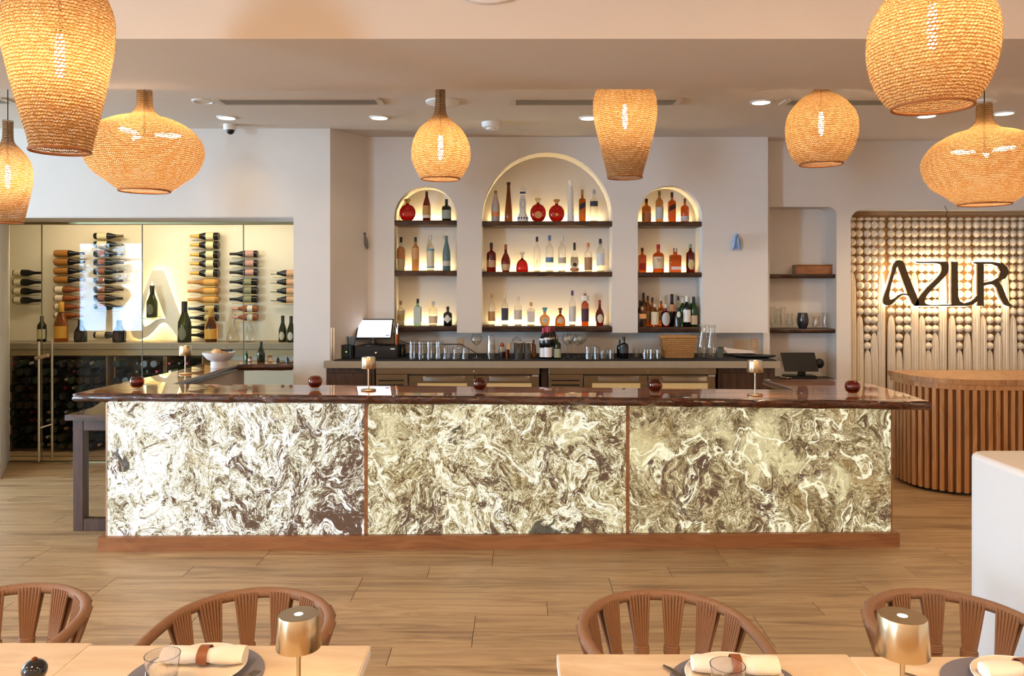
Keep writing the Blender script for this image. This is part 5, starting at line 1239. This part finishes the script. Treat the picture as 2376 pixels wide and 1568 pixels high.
# bottles mounted on the cellar wall
def lying(x0, x1, y, dirn, glass, foil, lab, Y, label, group='bottles mounted on the cellar wall', labf=(.12, .42), fat=1.0):
    s_ = Y/F; L = (x1-x0)*s_; r = .038*fat; xm = XX((x0+x1)/2, Y)
    t = thing('mounted_bottle', (xm, Y, ZZ(y, Y)), label, 'bottle', group)
    pr = [(1e-6, 0), (.93, 0), (1, .02), (1, .46), (.9, .55), (.62, .66), (.42, .77), (.36, .85), (.35, .99), (1e-6, .99)]
    tr = lambda m_: setattr(m_, 'v', [((z-L/2)*dirn, y_, x_) for x_, y_, z in m_.v])
    m_ = MB().lathe([(q*r, z*L) for q, z in pr], 18, close=False); tr(m_); m_.build('glass_body', glass, t, smooth=True)
    m_ = MB().lathe([(.42*r+.001, .77*L), (.36*r+.0012, .85*L), (.36*r+.001, .995*L), (1e-6, .997*L)] if foil != '#d7a648' else [(.63*r+.001, .66*L), (.43*r+.001, .77*L), (.37*r+.001, .85*L), (.37*r, .995*L), (1e-6, .997*L)], 14, close=False); tr(m_); m_.build('foil_cap', M('mfoil_'+foil.strip('#'), foil, .35, .4), t, smooth=True)
    if lab: m_ = MB().lathe([(r+.001, labf[0]*L), (r+.001, labf[1]*L)], 18, close=False); tr(m_); m_.build('paper_label', lmat(lab), t, smooth=True)
    # peg bracket
    m_ = MB().tube([(-L*.40, -.02, -r-.006), (L*.44, -.02, -r-.006)], .004, 6).tube([(-L*.1, .07, -r-.006), (-L*.1, -.02, -r-.006)], .004, 6).tube([(L*.3, .07, -r-.006), (L*.3, -.02, -r-.006)], .004, 6)
    m_.build('wall_peg', M('peg_brass', '#a8965e', .35, .8), t, smooth=True)
YM = 8.72
dk = gmat('black'); org = M('amber_wrap', '#c98a3e', .3, 0, .3, 1.3, coat=.5); ros = M('rose_bottle', '#c06a3c', .12, 0, .5, 1.3, coat=.3)
def col_(x0, x1, ys, d, glass, foil, lab, what, where, **k):
    for i, y in enumerate(ys): lying(x0, x1, y, d, glass, foil, lab, YM, ('%s, %s %s' % (what, ORD[i] if len(ys) > 1 else '', where)).replace(',  ', ' '), **k)
col_(33, 96, (633, 655, 676, 697), 1, dk, '#1c1712', '#d8ccaa', 'dark bottle with pale label', 'at the far left of the cellar', labf=(.04, .3))
col_(128, 196, (588, 608, 629, 649), 1, dk, '#22242c', '#a06a2a', 'dark bottle with amber label', 'in the column left of the window reflection', labf=(.02, .48))
col_(128, 196, (672, 692, 712, 732), 1, ros, '#c0765a', '#e9dcc4', 'rose bottle with white label', 'left of the window reflection', labf=(.04, .3))
col_(220, 286, (547.5, 567), 1, dk, '#6a5a3c', '#d9cfae', 'dark bottle with cream label', 'at the top of the second column', labf=(.12, .46))
col_(220, 286, (589, 609, 630, 651, 672, 692, 712), 1, dk, '#3b2b26', '#8f5a44', 'dark bottle with small brown label', 'behind the window reflection', labf=(.15, .4))
col_(220, 286, (777,), 1, dk, '#2b2622', '#d9cfae', 'dark bottle with cream label near the ledge', 'below the second column', labf=(.08, .4))
col_(441, 508, (548, 568.5, 591, 612, 634), -1, dk, '#d7a648', '#e3d3a6', 'gold necked black bottle, cream label', 'right of the glowing letter', fat=1.12, labf=(.16, .42))
col_(436, 508, (655, 675, 695), -1, org, '#c98a3e', '#d8a24e', 'amber wrapped bottle', 'right of the glowing letter', fat=1.05, labf=(.1, .45))
col_(437, 506, (716, 737), -1, dk, '#30445a', '#c9b072', 'dark bottle with blue foil', 'behind golden bottle', labf=(.1, .42))
col_(441, 500, (759, 777), -1, dk, '#20160e', None, 'plain dark bottle', 'low down behind the ledge bottles')
col_(533, 598, (589, 611, 632), -1, dk, '#2c211c', '#b98d84', 'dark bottle with pink label', 'atop pane joint column', labf=(.12, .42))
col_(533, 598, (654, 674, 694), -1, dk, '#201c16', '#8d8d6a', 'dark bottle with green grey label', 'mid column on the pane joint', labf=(.2, .48))
col_(539, 598, (716, 736), -1, ros, '#c98d72', '#e6e0d2', 'rose bottle with white label', 'at the foot of the pane joint column', labf=(.18, .38))
col_(628, 694, (634, 654.5, 675, 695), -1, dk, '#c4bda8', '#d7a884', 'silver necked dark bottle, peach label', 'at the right end of the cellar', labf=(.02, .42))
# bottles standing on the ledge
lg = dict(group='bottles standing on the cellar ledge', zbase=zl)
lb_ = lambda px, yt, w_, kind, gl, cp, lab, Y, label, **k: bottle(px, yt, HY+(E-zl)*F/Y, w_, kind, gl, cp, lab, Y, label, **{**lg, **k})
lb_(97, 733, 20, 'wine', 'dark', '#2c2a1c', '#cfc6a2', 8.55, 'dark wine bottle with cream label on the ledge behind the door handle', lr=(.12, .5))
lb_(142, 700, 30, 'champ', 'amber', '#c9963c', '#d9a23c', 8.55, 'large golden wrapped bottle on the ledge at the left', lr=(.1, .4))
lb_(187, 742, 28, 'champ', 'black', '#1c1c22', '#3a3238', 8.55, 'stout dark bottle on the ledge under the window reflection', lr=(.1, .5), lab_shape='oval')
lb_(277, 742, 30, 'champ', 'black', '#15161c', '#42363c', 8.52, 'stout dark bottle on the ledge left of the glowing letter', lr=(.1, .5), lab_shape='oval')
lb_(428, 699, 31, 'champ', 'olive', '#17140e', '#77735a', 8.52, 'big green champagne bottle on the ledge right of the glowing letter', lr=(.06, .38), lab_shape='oval')
lb_(490, 715, 29, 'champ', 'amber', '#c99a44', '#d7a040', 8.54, 'big golden bottle on the ledge right of the champagne bottle', lr=(.1, .4))
lb_(656, 732, 18.5, 'champ', 'olive', '#191510', '#c9bfa6', 8.55, 'green champagne bottle on the ledge near the right end', lr=(.08, .4), lab_shape='oval')
lb_(675.5, 733, 18.5, 'champ', 'olive', '#191510', '#d7d2c6', 8.5, 'green champagne bottle on the ledge cut by the pier', lr=(.08, .4), lab_shape='oval')
for px, lb in ((541, 'clear flared carafe on the ledge right of the golden bottle'), (580, 'large clear goblet on the ledge behind the pane joint')):
    t = thing('decanter', (XX(px, 8.55), 8.55, zl), lb, 'decanter', 'clear glassware on the cellar ledge')
    MB().lathe([(1e-6, 0), (.06, 0), (.07, .04), (.045, .12), (.02, .2), (.03, .3), (.028, .3), (.017, .2), (.04, .12), (1e-6, .01)], 24, close=False).build('glass', glassc, t, smooth=True)
# small bottles on the far end of the bar return
fz = dict(group='bottles on the far end of the bar return', zbase=zc)
for px, yt, w_, kind, gl, cp, lab, Y, lb in ((572, 814, 8, 'wine', 'green', '#2c3a22', None, 7.5, 'small green bottle at the far end of the bar return'), (580, 824, 9, 'wine', 'rose', '#cfa392', '#d9c2b8', 7.45, 'tiny pink bottle beside the small green one'), (605.5, 792, 18, 'champ', 'olive', '#1c1a14', None, 7.42, 'green champagne bottle at the far end of the bar return'), (627, 821, 12, 'wine', 'paleamber', '#d2bd9a', '#d8cdb4', 7.45, 'small bottle with gold foil right of the champagne bottle'), (645, 828, 7, 'flask', 'black', '#111111', None, 7.45, 'tiny black bottle left of the pier'), (667, 827, 8, 'flask', 'black', '#131313', None, 7.42, 'tiny black bottle touching the pier')):
    bottle(px, yt, 845, w_, kind, gl, cp, lab, Y, lb, **fz)
# the glowing letter
YLt = 8.70
def pl_(pts, k=3): return pts
Ao = [(353.6, 626), (377, 626), (388, 655), (403, 696), (420, 742), (436, 786), (424, 790), (413, 784), (399, 764), (388, 751), (380, 748), (370, 752), (354, 770), (340, 782), (324, 788), (309, 782), (303, 768), (305, 752), (320, 715), (338, 666)]
Ai = [(352.5, 651), (362, 678), (375, 714), (384.5, 739), (374, 738), (362, 742), (348, 752), (336, 758), (330, 750), (329, 738), (340, 690)]
t = thing('glowing_letter', (XX(360, YLt), YLt, ZZ(710, YLt)), 'large cream letter A with wavy foot and glowing edge on the cellar wall', 'sign')
o0 = Vector((XX(360, YLt), YLt, ZZ(710, YLt)))
put('letter_panel', poly_mesh(Ao, [Ai], lambda u, v, d: P(u, v, YLt)+Vector((0, d, 0))-o0, 0, .03), M('cream_panel', '#efe9d6', .6), t)
hm_ = MB()
for lp in (Ao, Ai): hm_.tube([P(u, v, YLt)+Vector((0, .045, 0))-o0 for u, v in lp], .009, 5, closed=True)
hm_.build('halo_light', M('letter_halo', '#ffffff', .5, emit=8, ecol=(1, .78, .38)), t)
p = P(353, 736, YLt-.05); bottle(353, 662, 736, 25, 'champ', 'olive', '#17140e', '#6b6a52', YLt-.09, 'green champagne bottle displayed inside the glowing letter', lr=(.08, .42), lab_shape='oval', group='bottles standing on the cellar ledge', zbase=ZZ(736, YLt-.09))
o = MB().bbox(XX(340, YLt), XX(366, YLt), YLt-.14, YC, ZZ(740, YLt-.09), ZZ(736.3, YLt-.09), .002).build('glass_bracket', metalf); tag(o, 'small metal bracket carrying the bottle inside the glowing letter', 'bracket')

# ---------------------------------------------------------------- dining tables
zt = .75
def dtable(xa, xb, yb, label):
    t = thing('dining_table', ((xa+xb)/2, yb-.38, 0), label, 'table', 'pale square dining tables'); h = (xb-xa)/2
    MB().bbox(-h, h, -.38, .38, zt-.032, zt, .003).build('table_top', tablew, t)
    MB().bbox(-h-.0012, -h+.0003, -.379, .379, zt-.03, zt-.002, .0003).build('edge_band', white, t)
    MB().bbox(h-.0003, h+.0012, -.379, .379, zt-.03, zt-.002, .0003).build('edge_band', white, t)
    MB().lathe([(.035, .02), (.035, zt-.045)], 20).build('column', black, t, smooth=True); MB().lathe([(.24, 0), (.24, .012), (.05, .025)], 36).build('foot', black, t, smooth=True)
    MB().bbox(-.2, .2, -.2, .2, zt-.045, zt-.0325).build('bracket', black, t)
dtable(-1.222, -.410, 2.283, 'pale dining table set with a place mat, lamp at its right')
dtable(-2.036, -1.2245, 2.300, 'pale dining table at the left edge, carrying the black mill')
dtable(.1275, .945, 2.230, 'pale dining table with the clear tumbler, right of the floor gap')
dtable(.9475, 1.762, 2.215, 'pale dining table in the lower right corner under the larger lamp')
table_lamp((XX(693, 1.93), 1.93, zt), 'brass table lamp on the dining table at the left', 1.03, .8)
table_lamp((XX(2094, 1.86), 1.86, zt), 'brass table lamp on the dining table at the right', 1.14, .8)
matm = M('grey_placemat', '#77747e', .7, bump=.3, bscale=300); plm = M('plate_glaze', '#efe3cf', .15, coat=.6, bump=.02, bscale=20); nap = M('napkin_linen', '#f3e9da', .9, bump=.3, bscale=240)
leather = M('leather', '#8a4f28', .5); cut = M('cutlery_steel', '#b7ab98', .2, 1)
glasst = M('tumbler_glass', '#ffffff', 0, 0, 1, 1.47)
def setting(cx, cy, gx_, gy_, which, ang, nx=0, wid=.178, fork=1, knife=0):
    o = MB().lathe([(wid, 0), (wid, .004), (1e-6, .004)], 48).build('placemat', matm, None, loc=(cx, cy, zt)); tag(o, 'round grey place mat '+which, 'place mat', 'grey place mats')
    t = thing('dinner_plate', (cx+nx, cy+.02, zt+.004), 'cream dinner plate on the place mat '+which, 'plate', 'cream dinner plates')
    MB().lathe([(.055, 0), (.075, .004), (.125, .016), (.128, .019), (.122, .018), (.075, .008), (1e-6, .007)], 48).build('dish', plm, t, smooth=True)
    MB().tube([(.127*math.cos(a), .127*math.sin(a), .019) for a in [2*PI*i/40 for i in range(40)]], .0015, 5, closed=True).build('rim_line', white, t, smooth=True)
    t = thing('rolled_napkin', (cx+nx+.01, cy+.045, zt+.018), 'rolled cream napkin in leather ring '+which, 'napkin', 'rolled napkins', ang)
    m_ = MB(); seg = 20; vs = []; fs = []; xs = [-.115, -.10, -.05, -.02, 0, .02, .05, .09, .11]; rs_ = [.024, .028, .029, .025, .022, .025, .030, .031, .028]
    for x, r in zip(xs, rs_):
        for j in range(seg): a = 2*PI*j/seg; q_ = r*(1+.07*math.cos(3*a+x*25)); vs.append((x, q_*math.cos(a)*1.05, .02+q_*math.sin(a)*.72))
    for i in range(len(xs)-1):
        for j in range(seg): k = (j+1) % seg; fs.append((i*seg+j, i*seg+k, (i+1)*seg+k, (i+1)*seg+j))
    m_.add(vs, fs+[tuple(range(seg)), tuple((len(xs)-1)*seg+j for j in range(seg))]); m_.build('cloth', nap, t, smooth=True)
    m_ = MB(); n_ = 24; vs = []
    for x in (-.013, .013):
        for rr2 in (.027, .030):
            for j in range(n_): a = 2*PI*j/n_; vs.append((x, rr2*math.cos(a)*1.05, .02+rr2*math.sin(a)*.80))
    fs = []
    for j in range(n_): k = (j+1) % n_; fs += [(j, k, n_+k, n_+j), (2*n_+j, 3*n_+j, 3*n_+k, 2*n_+k), (n_+j, n_+k, 3*n_+k, 3*n_+j), (j, 2*n_+j, 2*n_+k, k)]
    m_.add(vs, fs); m_.build('leather_ring', leather, t, smooth=True)
    if gx_ is not None:
        t = thing('water_glass', (gx_, gy_, zt+.002), 'clear faceted water glass '+which, 'glass', 'clear water glasses')
        m_ = MB(); vs = []; fs = []; seg = 24; pr = [(1e-6, 0, 0), (.032, 0, 1), (.036, .03, 1), (.039, .062, .6), (.044, .098, 0), (.042, .098, 0), (.037, .062, 0), (.033, .03, 0), (.028, .014, 0), (1e-6, .014, 0)]
        for r, z, f_ in pr:
            for j in range(seg): a = 2*PI*j/seg; q_ = r*(1-.05*f_*(j % 2)); vs.append((q_*math.cos(a), q_*math.sin(a), z))
        for i in range(len(pr)-1):
            for j in range(seg): k = (j+1) % seg; fs.append((i*seg+j, i*seg+k, (i+1)*seg+k, (i+1)*seg+j))
        m_.add(vs, fs); m_.build('glass', glasst, t, smooth=25)
def cutlery(kind, loc, rz, label):
    t = thing(kind, loc, label, kind, 'table cutlery', rz)
    if kind == 'fork':
        MB().bbox(-.003, .003, -.13, .02, 0, .003, .001).build('handle', cut, t)
        m_ = MB().prism([(-.004, .018), (.004, .018), (.011, .035), (.011, .05), (-.011, .05), (-.011, .035)], 0, .0025)
        for k in range(4): m_.box(-.011+k*.0063, -.0078+k*.0063, .05, .085, 0, .0022)
        m_.build('tines', cut, t)
    else:
        MB().bbox(-.0055, .0055, -.11, .0, 0, .006, .002).build('handle', cut, t)
        MB().prism([(-.006, 0), (.004, 0), (.010, .03), (.009, .08), (.003, .105), (-.004, .1), (-.006, .05)], .001, .003).build('blade', cut, t)
    return t
setting(-.845, 2.100, -.893, 2.015, 'on the table at the left', 0.0, nx=.0)
cutlery('fork', (-.715, 2.045, zt+.0045), -.35, 'steel fork on the grey mat beside the left lamp')
setting(.583, 2.045, .536, 1.96, 'on the table in the middle right', -.05, nx=.0, wid=.172)
cutlery('knife', (.462, 2.06, zt+.0045), .5, 'steel knife at the left of the middle right place mat')
cutlery('fork', (.715, 2.07, zt+.0045), .35, 'steel fork at the right of the middle right place mat')
setting(1.30, 2.025, None, None, 'in the lower right corner', .1, nx=.035)
cutlery('knife', (1.115, 2.045, zt+.0005), .75, 'steel knife left of the place mat in the lower right corner')
t = thing('pepper_mill', (XX(80, 1.97), 1.97, zt), 'small black round topped mill in the lower left corner', 'pepper mill')
MB().lathe([(.026, 0), (.028, .01), (.02, .035), (.019, .055), (.024, .06)], 24).build('body', black, t, smooth=True); MB().ball(.030, (0, 0, .082), 20, 12, (1, 1, .9)).build('round_head', M('black_glossy', '#17181a', .12, coat=.6), t, smooth=True)
MB().lathe([(.006, .106), (.007, .112), (1e-6, .116)], 12).build('nut', copper, t, smooth=True)

# ---------------------------------------------------------------- rope wound chairs
chw = M('chair_rope', '#8a6548', .7)
def rope_mat():
    m, nt, b, out = nodes('wound_rope'); uv = N(nt, 'UVMap'); sp = N(nt, 'SeparateXYZ'); nt.links.new(uv.outputs[0], sp.inputs[0])
    s1 = math_(nt, 'ADD', math_(nt, 'MULTIPLY', sp.outputs[0], 1), math_(nt, 'MULTIPLY', sp.outputs[1], 1.0)); fr_ = math_(nt, 'FRACT', s1); tri = math_(nt, 'ABSOLUTE', math_(nt, 'SUBTRACT', fr_, .5))
    r = ramp(nt, [(0, '#a87d5a'), (.3, '#8a6548'), (.5, '#573b27')]); nt.links.new(tri, r.inputs[0]); nt.links.new(r.outputs[0], b.inputs['Base Color']); b.inputs['Roughness'].default_value = .65
    bp = N(nt, 'Bump'); bp.invert = True; bp.inputs['Strength'].default_value = .6; bp.inputs['Distance'].default_value = .003; nt.links.new(tri, bp.inputs['Height']); nt.links.new(bp.outputs[0], b.inputs['Normal']); return m
wound = rope_mat()
def hoop_pt(s):      # s in [-1, 1]: plan position and height of the rail; the middle is the back
    a = abs(s); sg = 1 if s >= 0 else -1
    if a < .72:
        th_ = a/.72*(PI/2*1.05); x, y = .277*math.sin(th_), .272*math.cos(th_)
    else:
        f = (a-.72)/.28; x, y = .277*math.sin(PI/2*1.05)-.03*f*f, .272*math.cos(PI/2*1.05)-.20*f
    return Vector((sg*x, y, 0.688-.035*(1-math.cos(min(1, a)*PI/2))))
def chair_proto():
    t = thing('dining_chair', (0, 0, 0), '', 'chair', 'rope wound dining chairs')
    n_ = 120; pts = [hoop_pt(-1+2*i/n_) for i in range(n_+1)]; rr3 = .0185; seg = 12
    m_ = MB().tube(pts, rr3, seg); me = m_.mesh('rail', smooth=True, weld=False, fixn=False)
    ul = me.uv_layers.new(name='UVMap'); L = 0; acc = [0]
    for a, b in zip(pts, pts[1:]): L += (b-a).length; acc.append(L)
    for p in me.polygons:
        for li in p.loop_indices:
            vi = me.loops[li].vertex_index; i, j = divmod(vi, seg); ul.data[li].uv = (acc[min(i, n_)]/.0055, j/seg)
    put('back_rail', me, wound, t)
    for s in (-.60, -.41, -.205, 0, .205, .41, .60):
        p = hoop_pt(s); d = (hoop_pt(s+.02)-hoop_pt(s-.02)).normalized(); nn = Vector((-d.y, d.x, 0)) if False else Vector((p.x, p.y*1.0, 0)).normalized()
        foot = Vector((p.x*.74, p.y*.80, .44)); wq = .036
        m_ = MB()
        band_ = p.lerp(foot, .66)
        for layer in (-1, 1):
            for k in range(7):
                f = (k-3)/3
                top = p+d*wq*f+nn*layer*.017; mid = band_+d*wq*.5*f+nn*layer*.006; bot = foot+d*wq*.48*f+nn*layer*.006
                m_.tube([top+Vector((0, 0, .008)), top.lerp(mid, .5), mid, bot], .0053, 6)
        sl = m_.build('rope_slat', chw, t, smooth=True)
        bb = []
        for k in range(4):
            q0 = band_.lerp(foot, .02+k*.075); 
            bb.append([q0+d*.024*math.cos(a)+nn*.0135*math.sin(a) for a in [2*PI*i/14 for i in range(14)]])
        m_ = MB()
        for ring in bb: m_.tube(ring, .0055, 6, closed=True)
        m_.build('binding', chw, sl, smooth=True)
    frm = wood('chair_frame_wood', [(.3, '#6b3f22'), (.6, '#8a5632')], (14, 14, 3), .45)
    MB().tube([(.225*math.cos(a)*1.02, .02+.225*math.sin(a), .435) for a in [2*PI*i/32 for i in range(32)]], .018, 8, closed=True).build('seat_ring', frm, t, smooth=True)
    MB().lathe([(.215, .425), (.222, .44), (.21, .465), (.14, .475), (1e-6, .47)], 36, c=(0, .02, 0)).build('seat', M('woven_seat', '#b07a4a', .8, bump=.6, bscale=120), t, smooth=True)
    for sx in (-1, 1):
        MB().tube([hoop_pt(sx*1.0)+Vector((0, .01, -.01)), (sx*.235, -.16, .44), (sx*.245, -.19, 0)], .014, 10, rs=[.015, .017, .012]).build('leg', frm, t, smooth=True)
        MB().tube([(sx*.17, .17, .44), (sx*.21, .24, 0)], .014, 10, rs=[.017, .012]).build('leg', frm, t, smooth=True)
    return t
ch = chair_proto()
spots = [(XX(-22, 2.6), 2.60, .10, 'rope wound chair cut by the left edge of the frame'), (XX(562, 2.56), 2.56, -.20, 'rope wound chair behind the place setting with the left lamp'),
         (XX(1552, 2.54), 2.54, .22, 'rope wound chair behind the table in the middle right'), (XX(2226, 2.56), 2.55, .30, 'rope wound chair in front of the half wall at the right')]
for i, (x, y_, rz, lb) in enumerate(spots):
    if i == 0: ch.location = (x, y_, 0); ch.rotation_euler = (0, 0, rz); ch['label'] = lb
    else: dup(ch, (x, y_, 0), lb, rz=rz)
